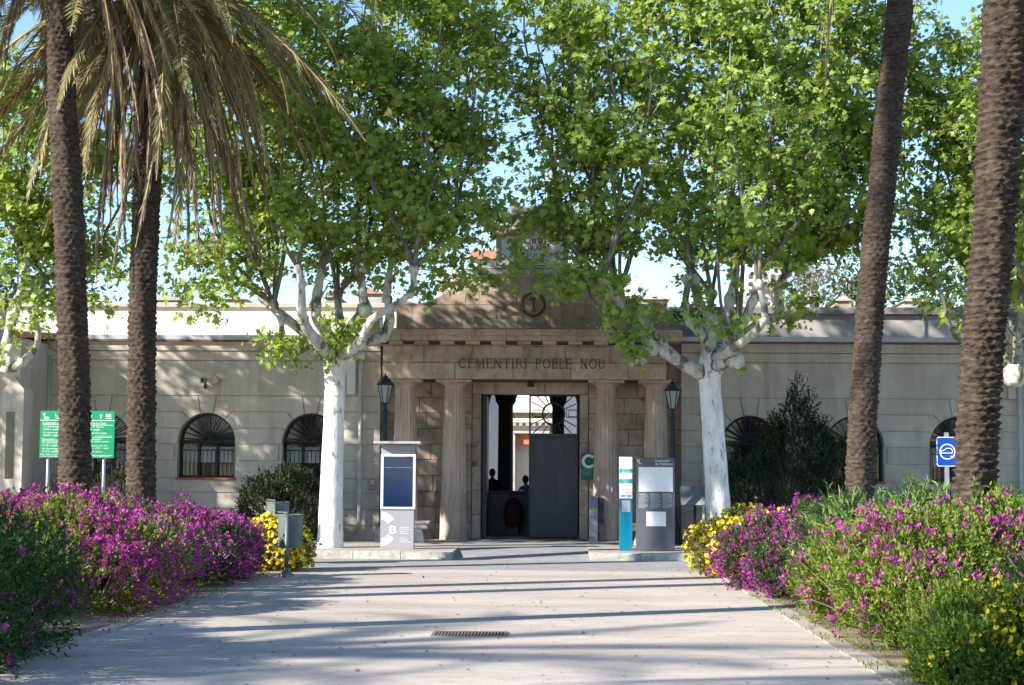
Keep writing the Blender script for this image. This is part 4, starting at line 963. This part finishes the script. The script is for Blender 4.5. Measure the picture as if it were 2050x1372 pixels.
limbsR = [[(1418,750,0,19),(1380,735,-.3,15),(1330,705,-.6,14),(1295,700,-.8,13),(1275,712,-.9,14)],
 [(1345,712,-.5,11),(1320,680,-.6,11),(1300,655,-.6,10),(1272,620,-.6,8),(1240,590,-.6,8)],
 [(1330,705,-.5,9),(1305,690,-.9,9),(1262,640,-1.1,7),(1230,590,-1.3,7),(1205,560,-1.3,6)],
 [(1425,730,0,20),(1420,690,-.2,16),(1425,670,-.2,16),(1448,660,-.2,15),(1440,650,-.2,12),(1402,610,-.3,10),(1388,560,-.3,9)],
 [(1420,690,0,12),(1400,665,-.4,9),(1380,645,-.5,9),(1372,610,-.5,8),(1378,560,-.5,8)],
 [(1448,665,0,13),(1455,640,.0,11),(1462,600,.0,12),(1470,565,0,11),(1475,520,0,8)],
 [(1428,735,0,16),(1450,725,-.6,13),(1474,722,-.9,12)],
 [(1430,725,0,14),(1465,700,.6,10),(1500,660,.8,10),(1535,640,.9,9),(1560,628,1,12),(1558,580,1,9),(1575,545,1,8)],
 [(1430,725,0,14),(1470,685,-.9,10),(1500,620,-1.2,10),(1515,580,-1.2,9),(1520,540,-1.3,8)],
 [(1426,720,0,14),(1440,690,1.4,11),(1420,650,2.0,9),(1425,590,2.3,8)],
 [(1428,722,0,14),(1480,690,-1.8,10),(1530,640,-2.3,8),(1520,570,-2.5,7)]]
plane_tree(baseR, YL, trunkR, limbsR, 'white trunked plane tree with pollarded knuckles and leafy crown right of the gate', (4.9,2.6), 3250, 5, 40, ztop=14.2, zlow=5.75,
  hang=[(1262,692,-1.2,14,.2),(1262,650,-1.2,16,.3),(1245,620,-1.2,14,.3),(1330,640,-.6,6,.2),(1570,650,-.5,8,.2),(1585,600,-1,12,.3),(1060,550,-1.4,14,.35),(1130,545,-1.4,20,.4),(1020,520,-1.4,8,.3),(1190,545,-1.4,12,.35),(1000,440,-1.3,16,.5),(980,370,-1.3,14,.5),(1180,560,-1.4,18,.4),(1010,440,-1.5,8,.4),(1240,570,-1.2,14,.4),(1400,590,-1,12,.4),(1640,600,0,8,.3),(1275,720,-1.2,3,.05),(1480,730,-1,1,.05)])
# neighbours in the row
trunkN = [(p[0]-662,p[1],p[2],p[3]) for p in trunkL]
def shift(T_, dx): return [(p[0]+dx,)+tuple(p[1:]) for p in T_]
def shiftm(L, cx, dx): return [[(2*cx-p[0]+dx,)+tuple(p[1:]) for p in l] for l in L]
plane_tree(W(-82,1100,YL), YL, shift(trunkL,-744), [[(-70,760,0,18),(-20,752,-.2,13),(15,738,-.3,11),(20,700,-.3,11),(12,690,-.3,12),(38,600,-.3,8),(50,520,-.3,7)],[(10,745,-.3,10),(45,725,-.3,9),(75,685,-.2,8),(72,620,-.2,7),(90,560,0,6)],
   [(-75,730,0,15),(-60,680,.6,12),(-90,620,1.2,9)],[(-80,730,0,15),(-130,690,.3,12),(-180,620,.5,9)],[(-80,730,0,15),(-100,680,-1.5,12),(-60,600,-1.8,9)],[(-75,730,0,15),(-10,690,1.6,10),(10,610,2,8)]],
   'plane tree at the left edge of the picture with limbs reaching in from outside', (4.3,2.3), 1350, 9, 24, ztop=11.6, zlow=5.3,
   hang=[(60,640,-.6,14,.4),(95,600,-.6,14,.4),(190,600,-.8,12,.4),(30,580,-.6,12,.4),(240,540,-.8,14,.5),(20,700,-.6,4,.2)])
tR = plane_tree(W(2150,1100,YL), YL, shift(trunkR,712), [[(2135,775,0,16),(2085,760,-.3,13),(2040,752,-.6,13),(2030,752,-.9,15)],[(2130,750,0,15),(2080,720,.3,12),(2025,680,.4,10),(2010,640,.4,8),(2000,590,.4,8)],
   [(2135,740,0,15),(2150,680,.5,11),(2160,600,.8,9)],[(2135,740,0,15),(2090,690,-1.4,11),(2070,600,-1.8,9)],[(2135,740,0,15),(2200,690,.3,12),(2240,610,.5,9)],[(2130,740,0,15),(2060,700,1.5,11),(2040,610,2,8)]],
   'plane tree at the right edge of the picture behind the thick palm', (4.2,2.5), 2050, 13, 28, ztop=12.0, zlow=5.2,
   hang=[(1900,590,-.5,12,.4),(1860,500,-.5,14,.5),(1950,640,-.5,8,.3),(1840,560,0,6,.3),(1880,420,-.5,14,.5)])
sp = 8.3; xN = W(-82,1100,YL).x
sparse = plane_tree(W(-82-823,1100,YL), YL, shift(trunkL,-1567), [[(-895,760,0,18),(-860,700,-.2,12),(-840,600,0,9)],[(-905,740,0,15),(-960,690,.5,11),(-985,600,.5,9)],[(-905,740,0,15),(-910,680,-1.4,11),(-900,600,-1.6,9)],[(-905,740,0,15),(-880,680,1.4,11),(-900,600,1.6,9)]],
   'nearest of the plane trees standing beyond the left edge of the picture', (4.2,2.2), 620, 21, 24, ztop=11.4, zlow=5.3)
for i in range(2,5):
    copy_tree(sparse, (xN-sp*i, YL, SW-random.uniform(0,.8)), ('second','third','farthest')[i-2]+' of the plane trees standing beyond the left edge of the picture', rz=PI*(i%2))
# ================================================================== PALMS
def frond_mesh(kind, L, droop, seed, leafl=.42):
    """frond in local coords: grows along +X from origin, curving in XZ"""
    r = np.random.default_rng(seed); n = 26
    ang = np.linspace(droop[0], droop[1], n)  # radians elevation along the frond
    ang = droop[0] + (droop[1]-droop[0])*(np.linspace(0,1,n)**droop[2])
    ds = L/(n-1); P = np.zeros((n,3)); side = r.uniform(-.12,.12)
    for i in range(1,n): P[i] = P[i-1]+np.array([math.cos(ang[i]),side*(i/n),math.sin(ang[i])])*ds
    mb = MB(); mb.tube([Vector(p) for p in P], lerp([.035,.02,.006],n), 4, cap=False)
    nv, nf = len(mb.v), len(mb.f)
    m = 110; f = np.linspace(.13,.995,m); V = list(mb.v); Fc = list(mb.f); mi = [0]*nf
    for sgn in (1,-1):
        for k in range(m):
            u = f[k]*(n-1); i = int(min(u,n-2)); w = u-i; p = P[i]*(1-w)+P[i+1]*w; t = P[i+1]-P[i]; t /= np.linalg.norm(t)
            upv = np.array([-t[2],0,t[0]]); sd_ = np.cross(t,upv)*sgn
            ll = leafl*(math.sin(PI*min(1,f[k]*.92+.1))**.6)*r.uniform(.75,1.1)
            if kind == 'dry': d = t*.95+sd_*r.uniform(.0,.28)+np.array([0,0,-.5])+r.normal(0,.09,3)
            elif kind == 'mid': d = t*.8+sd_*r.uniform(.25,.6)+np.array([0,0,-.35])+r.normal(0,.07,3)+upv*.1
            else: d = t*.62+sd_*.75+upv*r.uniform(.05,.45)+r.normal(0,.05,3)+np.array([0,0,-.08])
            d /= np.linalg.norm(d); wv = np.cross(d,upv); wv = wv/max(np.linalg.norm(wv),1e-6)*.0095; wv = wv*(1 if kind!='dry' else .9)+upv*r.uniform(-.006,.006)
            b = len(V); mid = p+d*ll*.45; tip = p+d*ll+np.array([0,0,-.10*ll if kind!='dry' else -.2*ll])
            V += [tuple(p-wv*.6),tuple(mid-wv),tuple(tip),tuple(mid+wv),tuple(p+wv*.6)]; Fc.append((b,b+1,b+2,b+3,b+4)); mi.append(1)
    me = D.meshes.new('frond'); me.from_pydata(V, [], Fc)
    me.materials.append(m_rach); me.materials.append({'dry':m_frondd,'mid':m_frondy,'live':m_frond}[kind])
    me.polygons.foreach_set('material_index', mi); return me
R_ = math.radians
LIVE = [frond_mesh('live',3.9,(R_(e0),R_(e1),pw),20+i) for i,(e0,e1,pw) in enumerate(((70,-20,1.3),(55,-35,1.1),(40,-50,1),(25,-60,.9),(10,-65,.8),(-5,-72,.75)))]
MID = [frond_mesh('mid',4.1,(R_(e0),R_(e1),pw),40+i,.38) for i,(e0,e1,pw) in enumerate(((-10,-78,.6),(-20,-80,.6),(0,-70,.7)))]
DRY = [frond_mesh('dry',3.9,(R_(e0),R_(e1),pw),60+i,.34) for i,(e0,e1,pw) in enumerate(((-25,-88,.35),(-40,-89,.4),(-15,-86,.4)))]
def palm_trunk(pts, radii, parent, seed=0, hr=.10, A=.035, nb=13, seg=56, step=.022):
    pts = smoothpath(pts, 6); P = np.array([tuple(p) for p in pts]); dl = np.r_[0,np.cumsum(np.linalg.norm(np.diff(P,axis=0),axis=1))]
    n = int(dl[-1]/step); s = np.linspace(0,dl[-1],n); C = np.stack([np.interp(s,dl,P[:,i]) for i in range(3)],1)
    R = np.interp(s, np.linspace(0,dl[-1],len(radii)), radii); th = np.linspace(0,2*PI,seg,endpoint=False)
    r = np.random.default_rng(seed)
    row = s[:,None]/hr; wob = .18*np.sin(th*3+seed)[None,:]*np.sin(s*1.7)[:,None]
    v0 = row+wob; odd = np.floor(v0)%2
    ph = th[None,:]*nb/2+odd*PI/2; v = v0+.32*np.abs(np.sin(ph)); saw = v-np.floor(v)
    tab = r.uniform(.45,1.3,(400,64)); ri = (np.floor(v).astype(int))%400; ci = np.floor(th*nb/(2*PI)+0*s[:,None]).astype(int)%64
    disp = A*(saw**1.6)*tab[ri,ci] + r.normal(0,A*.16,(n,seg)) + A*.4*np.sin(th*5+s[:,None]*2.1)*.5
    rad = R[:,None]+disp-A*.4
    V = C[:,None,:]+np.stack([rad*np.cos(th),rad*np.sin(th),np.zeros_like(rad)],2)
    i = np.arange(n-1)[:,None]; k = np.arange(seg)[None,:]; q = (k+1)%seg
    Fc = np.stack([i*seg+k,i*seg+q,(i+1)*seg+q,(i+1)*seg+k],2).reshape(-1)
    return npmesh('trunk', V.reshape(-1,3), Fc, 4, m_palmt, parent)
def add_fronds(t, top, seed, nl=44, nm=20, nd=30, front=True, sc=1.0):
    r = random.Random(seed); org = ORG[t.name]
    def put(me, az, dz, s, tilt=0):
        o = D.objects.new('frond', me); COL.objects.link(o); o.parent = t
        rr_ = .22; o.location = (top.x-org.x+rr_*math.cos(az), top.y-org.y+rr_*math.sin(az), top.z-org.z+dz)
        o.rotation_euler = (tilt,0,az); o.scale = (s,s,s)
    for i in range(nl):
        put(LIVE[min(5,int(i*6/nl))], i*2.39996+r.uniform(-.3,.3), .5-.9*i/nl, sc*r.uniform(.8,1.1), r.uniform(-.35,.35))
    def ok(az): return front or abs(((az+PI/2+PI)%(2*PI))-PI) > 1.0
    for i in range(nm):
      if ok(i*2.39996+.7): put(MID[i%3], i*2.39996+.7+r.uniform(-.25,.25), -.5-.3*i/nm, sc*r.uniform(.7,1.1), r.uniform(-.5,.5))
    for i in range(nd):
      if ok(i*2.39996+.3): put(DRY[i%3], i*2.39996+.3+r.uniform(-.25,.25), -.7-.5*i/nd, sc*r.uniform(.5,1.1), r.uniform(-.3,.3))
    b = MB(); b.ball(tuple(top+Vector((0,0,-.35))),(.42,.42,.75),8,.25,seed); b.build('crown_base', m_rach, t, True)
def palm(pix, Y, rad, toppx, label, seed, hr=.095, A=.042, nl=44, nm=20, nd=30, step=.03, group='date palms lining the path', front=True, sc=1.0):
    pts = [W(p[0],p[1],Y) for p in pix]
    b0 = pts[0]; b0 = Vector((b0.x,Y,.02)); pts = [b0]+pts[1:]
    top = W(toppx[0],toppx[1],Y)
    pts.append(top)
    t = thing('palm_tree', b0, label, 'palm tree', group)
    palm_trunk(pts, rad, t, seed, hr, A, step=step)
    add_fronds(t, top, seed, nl, nm, nd, front, sc); return t
sA = 28/F; sB = 30.5/F
palm([(150,1150),(151,970),(147,700),(136,400),(121,120),(117,0)],28,[35*sA,30*sA,30*sA,26*sA,25*sA],(116,-270),'leftmost palm with its trunk in front of the green visits board',1,nl=44,nm=34,nd=44,front=False,sc=1.12)
palm([(284,1130),(283,970),(284,700),(293,400),(302,250),(306,150)],30.5,[31*sB,27*sB,27*sB,27*sB,27*sB],(318,-75),'palm right of the green visits board with a shaggy skirt of dry drooping fronds',2,nl=50,nm=40,nd=56,sc=1.19)
sC = 31/F; sD = 19/F
palm([(1718,1140),(1721,970),(1740,640),(1758,450),(1790,120),(1802,0)],31,[29*sC,27*sC,27*sC,25*sC,23*sC],(1835,-520),'slender leaning palm in front of the dark shrub right of the gate',3,nl=40,nm=10,nd=10)
palm([(1948,1215),(1952,960),(1968,700),(1989,450),(2006,180),(2014,0)],19,[41*sD,39.5*sD,44*sD,46*sD,40*sD],(2050,-900),'thick rough trunked palm at the right edge nearest the camera',4,hr=.085,A=.05,nl=40,nm=10,nd=10,step=.014)
pl = [o for o in COL.objects if o.name.startswith('palm_tree') and o.parent is None]
o = D.objects.new('frond', DRY[1]); COL.objects.link(o); o.parent = pl[2]; tp_ = W(1835,-520,31)-ORG[pl[2].name]
o.location = (tp_.x-.2,tp_.y-.1,tp_.z-.9); o.rotation_euler = (0,0,PI-.2); o.scale = (1.6,.7,1.5)
for i,(x,y,k) in enumerate(((-7.7,22.2,2),(-7.8,15.6,2),(-13,17.5,2),(-21.8,5.2,1),(-19.5,-1.6,1),(-12.4,2.6,0))):  # palms near the camera are unseen, added for the foreground shade
    lb = ('beside the left flower bed','beside the near left flower bed','in the far left lawn','far out to the left, added to shade the near left bush','left of and behind the camera, added for foreground shade, middle one','left of the camera, added to shade the near right corner, nearest one','left of and behind the camera, farthest one')[i]
    cp_ = copy_tree(pl[k], (x,y,.02-random.uniform(0,.6)), 'palm tree standing outside the picture '+lb, rz=PI+.2*i if k==2 else i*1.3); cp_.scale.z = 1.32 if k==2 else 1  # leaning copies stretched so their crown shadows land clear of the trees
# ================================================================== BUSHES
FB = 'flowering bushes in the beds'
def bush(name, label, cat, blobs, ns, mleaf, lsz=.045, lps=12, shl=.16, flowers=None, group=None, spike=0, droop=0, core=True, upb=.6, tmpl=(RV,RF), seedz=.0, zmin=.05, sprd=.5):
    zk = .86 if group == FB else (.9 if name == 'lance_leaf_shrub' else 1); blobs = [(b[0],b[1],b[2]*zk,b[3],b[4],b[5]*zk) for b in blobs]
    b0 = blobs[0]; t = thing(name, (b0[0],b0[1],0), label, cat, group)
    B = np.array(blobs,dtype=float); vol = (B[:,3]*B[:,4]*B[:,5])**(2/3); ci = rng.choice(len(B), ns*2, p=vol/vol.sum())
    d = rdir(ns*2); c = B[ci,:3]; rad = B[ci,3:]
    nz = 1+.10*np.sin(d[:,0]*7+c[:,0]*3)+.09*np.sin(d[:,1]*9+d[:,2]*6+c[:,1])+.05*np.sin(d[:,2]*15+d[:,0]*11)
    rr_ = np.where(rng.random(ns*2)<.78, rng.uniform(.84,1.04,ns*2), rng.uniform(.4,.84,ns*2))
    P = c + d*rad*(rr_*nz)[:,None]
    ins = np.zeros(ns*2,bool)
    for b in B:
        q = (P-b[:3])/b[3:]; ins |= (q**2).sum(1) < .45
    keep = (~ins)&(P[:,2]>zmin); P = P[keep][:ns]; d = d[keep][:ns]; rr_ = rr_[keep][:ns]; n = len(P)
    nd = nrm(d/np.ones(3)); D_ = nrm(nd*.8+np.array([0,0,upb])+rng.normal(0,.35,(n,3)))
    L = shl*rng.uniform(.6,1.5,n)
    f = np.tile(np.linspace(.05,1,lps),n); C = np.repeat(P,lps,0)+np.repeat(D_*L[:,None],lps,0)*f[:,None]
    T = nrm(np.repeat(D_,lps,0)*.75+rng.normal(0,sprd,(n*lps,3))+np.array([0,0,.15-droop])); N = rng.normal(0,.5,(n*lps,3))+np.array([0,0,.9])
    tag(scatter('foliage', C, T, N, lsz*rng.uniform(.6,1.3,n*lps), tmpl[0], tmpl[1], mleaf, t), kind='stuff')
    tw = MB()
    for i in range(0,n,max(1,n//260)):
        bp = np.array([b0[0]+ (P[i,0]-b0[0])*.55, b0[1]+(P[i,1]-b0[1])*.55, max(.03,P[i,2]*.25)])
        e = P[i]+D_[i]*L[i]; tw.tube([bp,(bp+e)/2+np.array([0,0,.04]),e],[.012,.008,.003],3,cap=False)
    tw.build('stems', m_twig, t)
    if flowers:
        kind, frac, fs, mf = flowers
        # flowering is patchy
        pn = np.sin(P[:,0]*5.3+P[:,2]*4)+np.sin(P[:,1]*4.1-P[:,2]*6.3)+rng.normal(0,1.3,n)
        sel = (pn > np.quantile(pn,1-frac))&(rr_>.8); tip = (P+D_*L[:,None]*.95)[sel]; td = D_[sel]; k = len(tip)
        if kind == 'cluster':
            m = 17; o = rng.normal(0,1,(k*m,3)); o = nrm(o)*(fs*.50*rng.random((k*m,1))**.5)
            C = np.repeat(tip,m,0)+o*np.array([1,1,1.1]); T = nrm(o+np.repeat(td,m,0)*.3*fs); 
            fo = scatter('flowers', C, T, rdir(k*m), fs*rng.uniform(.32,.66,k*m), [(0,0,0),(.38,.5,.1),(0,1,0),(-.38,.5,.1)], RF, mf, t)
        else:
            C = tip; nn = nrm(td+rng.normal(0,.35,(k,3))+np.array([-.1,-.35,.3])); fo = scatter('flowers', C, rdir(k), nn, fs*rng.uniform(.7,1.2,k), DV, DF, mf, t)
        tag(fo, kind='stuff')
    return t
# left bed
FB = 'flowering bushes in the beds'; DB = 'yellow daisy bushes at the ends of the beds'
bush('flowering_bush','tall magenta flowered bush in sun, in the middle of the left bed','bush',[(-5.75,20.6,.64,1.15,1.5,.74),(-6.6,21.6,.70,1.2,1.4,.76),(-5.9,22.8,.64,1.1,1.2,.72),(-7.4,20.5,.68,1.1,1.3,.76),(-5.5,19.9,.45,.8,.9,.50)],6800,m_pleaf,.05,13,.15,('cluster',.43,.072,m_mag),FB)
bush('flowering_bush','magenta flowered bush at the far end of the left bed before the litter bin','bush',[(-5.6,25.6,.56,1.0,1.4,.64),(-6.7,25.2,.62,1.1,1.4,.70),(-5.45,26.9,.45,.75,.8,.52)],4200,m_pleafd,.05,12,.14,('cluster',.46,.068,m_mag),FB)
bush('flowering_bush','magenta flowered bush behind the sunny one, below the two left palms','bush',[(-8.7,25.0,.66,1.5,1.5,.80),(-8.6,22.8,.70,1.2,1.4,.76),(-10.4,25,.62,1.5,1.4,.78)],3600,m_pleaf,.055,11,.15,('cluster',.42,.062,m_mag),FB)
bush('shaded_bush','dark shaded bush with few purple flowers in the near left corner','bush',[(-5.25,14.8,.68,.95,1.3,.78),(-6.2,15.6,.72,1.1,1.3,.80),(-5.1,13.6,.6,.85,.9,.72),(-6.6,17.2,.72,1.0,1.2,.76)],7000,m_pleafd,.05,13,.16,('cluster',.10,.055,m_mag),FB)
bush('daisy_bush','yellow daisy bush behind the litter bin at the left end of the path','bush',[(-4.80,29.2,.42,.44,.6,.42),(-4.50,29.4,.30,.34,.45,.34)],1500,m_gleaf,.04,10,.10,('disc',.95,.075,m_yel),DB)
# right bed
bush('daisy_bush','yellow daisy bush beside the right white trunk at the end of the right bed','bush',[(2.75,28.4,.44,.60,.75,.48),(3.2,28.5,.54,.6,.7,.52)],1900,m_gleaf,.04,10,.10,('disc',.95,.075,m_yel),DB)
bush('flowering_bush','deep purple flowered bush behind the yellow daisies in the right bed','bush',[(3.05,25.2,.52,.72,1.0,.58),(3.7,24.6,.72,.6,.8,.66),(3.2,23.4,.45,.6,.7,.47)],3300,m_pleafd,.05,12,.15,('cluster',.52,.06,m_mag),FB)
bush('lance_leaf_shrub','green shrub with long narrow leaves in the middle of the right bed','bush',[(3.75,22.0,.62,.75,1.0,.66),(4.5,22.6,.72,.9,.9,.68),(5.6,24.0,.72,1.2,.9,.68)],1500,m_lance,.14,11,.24,None,None,tmpl=([(0,0,0),(.09,.4,.03),(0,1,-.12),(-.09,.4,.03)],RF),droop=.05)
bush('flowering_bush','big bright green bush with pink magenta flowers in the right bed','bush',[(3.6,17.6,.62,.85,1.2,.70),(4.5,18.4,.78,1.0,1.2,.70),(5.3,17.2,.74,1.0,1.2,.72),(3.3,19.4,.52,.65,.8,.60),(3.35,16.4,.42,.5,.6,.46)],8500,m_pleaf,.055,13,.16,('cluster',.20,.070,m_mag),FB,upb=.9)
bush('daisy_bush','low feathery bush with scattered yellow flowers in the near right corner','bush',[(3.35,14.3,.30,.46,.7,.36),(3.65,13.7,.3,.45,.6,.36),(3.1,13.6,.18,.32,.5,.24)],3000,m_pleaf,.045,12,.12,('disc',.22,.045,m_yel),DB)
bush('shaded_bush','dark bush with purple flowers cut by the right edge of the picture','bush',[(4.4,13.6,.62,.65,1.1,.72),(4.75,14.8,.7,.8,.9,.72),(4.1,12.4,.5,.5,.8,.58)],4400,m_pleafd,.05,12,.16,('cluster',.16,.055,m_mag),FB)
# shrubs by the facade
c0 = W(566,1000,38.6)
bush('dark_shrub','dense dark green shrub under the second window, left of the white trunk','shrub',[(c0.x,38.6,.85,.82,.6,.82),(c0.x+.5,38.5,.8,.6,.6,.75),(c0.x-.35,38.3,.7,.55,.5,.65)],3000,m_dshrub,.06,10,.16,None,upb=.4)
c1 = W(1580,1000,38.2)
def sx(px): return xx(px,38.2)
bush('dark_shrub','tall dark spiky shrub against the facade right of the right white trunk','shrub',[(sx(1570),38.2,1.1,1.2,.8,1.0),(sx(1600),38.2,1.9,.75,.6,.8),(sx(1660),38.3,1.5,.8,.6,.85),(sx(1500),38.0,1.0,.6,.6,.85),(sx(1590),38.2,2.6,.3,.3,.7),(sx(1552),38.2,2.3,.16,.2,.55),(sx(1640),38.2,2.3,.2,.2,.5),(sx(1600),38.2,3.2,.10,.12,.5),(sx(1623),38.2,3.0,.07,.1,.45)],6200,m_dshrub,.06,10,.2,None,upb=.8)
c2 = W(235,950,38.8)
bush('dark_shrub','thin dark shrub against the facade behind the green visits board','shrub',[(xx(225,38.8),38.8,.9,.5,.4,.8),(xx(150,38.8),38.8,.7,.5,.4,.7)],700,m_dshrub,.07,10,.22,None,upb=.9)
# weeds and low growth at the bed edges
def weeds(nm, x0, x1, y0, y1, n, hs):
    C = np.stack([rng.uniform(x0,x1,n),rng.uniform(y0,y1,n),np.full(n,.01)],1)
    pn = np.sin(C[:,0]*9+C[:,1]*2.3)+np.sin(C[:,1]*5.1)+rng.normal(0,.5,n); C = C[pn>.35]; n = len(C)
    T = rng.normal(0,.45,(n,3)); T[:,2] = 1
    o = scatter(nm, C, T, rdir(n), hs*rng.uniform(.4,1.3,n), [(0,0,0),(.12,.4,0),(0,1,.15),(-.12,.4,0)], RF, m_grass); tag(o, kind='stuff'); return o
tag(weeds('grass', PX1-.03, PX1+.85, 11, 29.5, 9000, .05), 'low weeds and grass along the right path edge', 'grass')
tag(weeds('grass', PX0-.8, PX0+.02, 11, 29.5, 5000, .05), 'low weeds and grass along the left path edge', 'grass')
# fallen leaves and grit on the path
n = 520; C = np.stack([rng.uniform(PX0,PX1,n),rng.uniform(11,33,n),np.full(n,.014)],1)
T = rng.normal(0,1,(n,3)); T[:,2] = .05
o = scatter('leaf_litter', C, T, np.tile([0.,0.,1.],(n,1))+rng.normal(0,.2,(n,3)), rng.uniform(.015,.05,n), LV, LF, m_twig); tag(o,'scattered bits of dry leaf on the path','leaf litter',kind='stuff')
# ================================================================== BEYOND
def far_tree(name, label, x, y, h, r, m, n=5000, ls=.3, shape=1.0, trunk=True):
    t = thing(name, (x,y,0), label, 'tree'); MB().tube([(x,y,0),(x+.2,y,h*.5),(x,y,h*.85)],[.3,.2,.06],8).build('trunk', m_branch, t, True)
    k = 26; cc = np.stack([x+rng.normal(0,r*.45,k),y+rng.normal(0,r*.45,k),h*(.35+.6*rng.random(k))],1); ci = rng.integers(0,k,n)
    C = cc[ci]+rng.normal(0,r*.2,(n,3)); tag(scatter('crown', C, rdir(n), rdir(n)+np.array([0,0,.6]), ls*rng.uniform(.5,1.3,n), RV, RF, m, t), kind='stuff'); return t
for i,(px,py,Y,r,lb) in enumerate(((1700,480,85,4.5,'dark pine behind the slender leaning palm'),(1850,520,90,4,'dark tree beyond the cemetery right of the slender palm'),(2010,560,85,4,'dark tree beyond the cemetery behind the thick palm'),(40,500,80,4,'dark tree beyond the left terrace wall'),(-60,560,85,4,'dark tree beyond the roof at the left edge'))):
    p = W(px,py,Y); far_tree('pine_tree', lb, p.x, Y, p.z, r, m_pine, 5000, .35)
p = W(1628,520,62); t = thing('bare_tree', (p.x,62,0), 'leafless brown tree above the right terrace wall', 'tree')
b = MB(); b.tube([(p.x,62,0),(p.x+.1,62,5.5)],[.18,.12],8); b.build('trunk', m_twig, t)
b = MB(); r = random.Random(4)
def br(p, d, L, rad, lv):
    e = p+d*L; b.tube([p,(p+e)/2+Vector((r.uniform(-.05,.05),0,.03)),e],[rad,rad*.8,rad*.55],4,cap=False)
    if lv: 
        for _ in range(3): br(e, (d+Vector((r.uniform(-.8,.8),r.uniform(-.8,.8),r.uniform(-.1,.5)))).normalized(), L*.72, rad*.55, lv-1)
for _ in range(4): br(Vector((p.x+.1,62,5.4)), Vector((r.uniform(-.6,.6),r.uniform(-.5,.5),1)).normalized(), 1.3, .06, 5)
b.build('branches', m_twig, t)
t = thing('apartment_block', (xx(1535,160),160,0), 'distant white apartment block above the right terrace wall', 'building')
ya = 160; MB().box(xx(1495,ya),xx(1572,ya),ya,ya+12,0,hz(543,ya,1535)).build('wall', m_apt, t)
MB().box(xx(1510,ya),xx(1540,ya),ya+.5,ya+8,hz(543,ya,1535),hz(532,ya,1535)).build('stair_tower', m_apt, t)
for r_ in range(4):
    for c_ in range(5):
        x = xx(1500+c_*15,ya); z = hz(553+r_*15,ya,1535); MB().box(x,x+.34,ya-.05,ya+.1,z-.25,z+.15).build('window', m_dgrey, t)
t = thing('tiled_house', (xx(960,58),58,0), 'cream house with orange tiled roof behind the left shoulder of the portal', 'building')
yh = 58; MB().box(xx(870,yh),xx(1002,yh),yh,yh+8,0,hz(545,yh,940)).build('wall', m_cream, t)
MB().extr([(xx(936,yh),yh,hz(545,yh,940)),(xx(1002,yh),yh,hz(545,yh,940)),(xx(1002,yh),yh,hz(500,yh,940)),(xx(952,yh),yh,hz(500,yh,940)),(xx(936,yh),yh,hz(520,yh,940))],(0,8,0)).build('gable', m_cream, t)
MB().extr([(xx(936,yh),yh-.2,hz(520,yh,940)),(xx(1004,yh),yh-.2,hz(520,yh,940)),(xx(1004,yh),yh-.2,hz(503,yh,940)),(xx(942,yh),yh-.2,hz(503,yh,940))],(0,.15,0)).build('roof', m_roof, t)
t = thing('rooftop_house', (xx(1235,60),60,0), 'pale bluish gable wall behind the right shoulder of the portal', 'building')
yh = 60; MB().extr([(xx(1120,yh),yh,0),(xx(1268,yh),yh,0),(xx(1268,yh),yh,hz(578,yh,1200)),(xx(1205,yh),yh,hz(515,yh,1200)),(xx(1120,yh),yh,hz(515,yh,1200))],(0,8,0)).build('wall', m_apt, t)
for i,(px,w_,py) in enumerate(((150,60,597),(330,50,598),(455,60,596),(660,24,592),(735,50,585),(1310,50,596),(1610,20,598),(1690,26,599),(1830,30,600))):
    yq = 52+i; x0,x1 = xx(px-w_/2,yq),xx(px+w_/2,yq)
    t = thing('tomb_roof', ((x0+x1)/2,yq,0), ('terracotta','pinkish')[i%2]+' tomb top showing above the terrace wall, '+('far left','left, near the second palm','left, by the first crown gap','left of the portal, narrow one','just left of the portal','just right of the portal','right, by the bare tree','right, behind the slender palm','right, past the slender palm')[i], 'tomb', 'tombs beyond the terrace walls')
    MB().box(x0,x1,yq,yq+2,0,hz(py+4,yq,px)).build('body', m_stone if i%2 else m_coping, t)
    MB().extr([(x0-.1,yq-.1,hz(py+4,yq,px)+.002),(x1+.1,yq-.1,hz(py+4,yq,px)+.002),((x0+x1)/2,yq-.1,hz(py-8,yq,px))],(0,2.2,0)).build('roof', m_coping if i!=4 else m_roof, t)
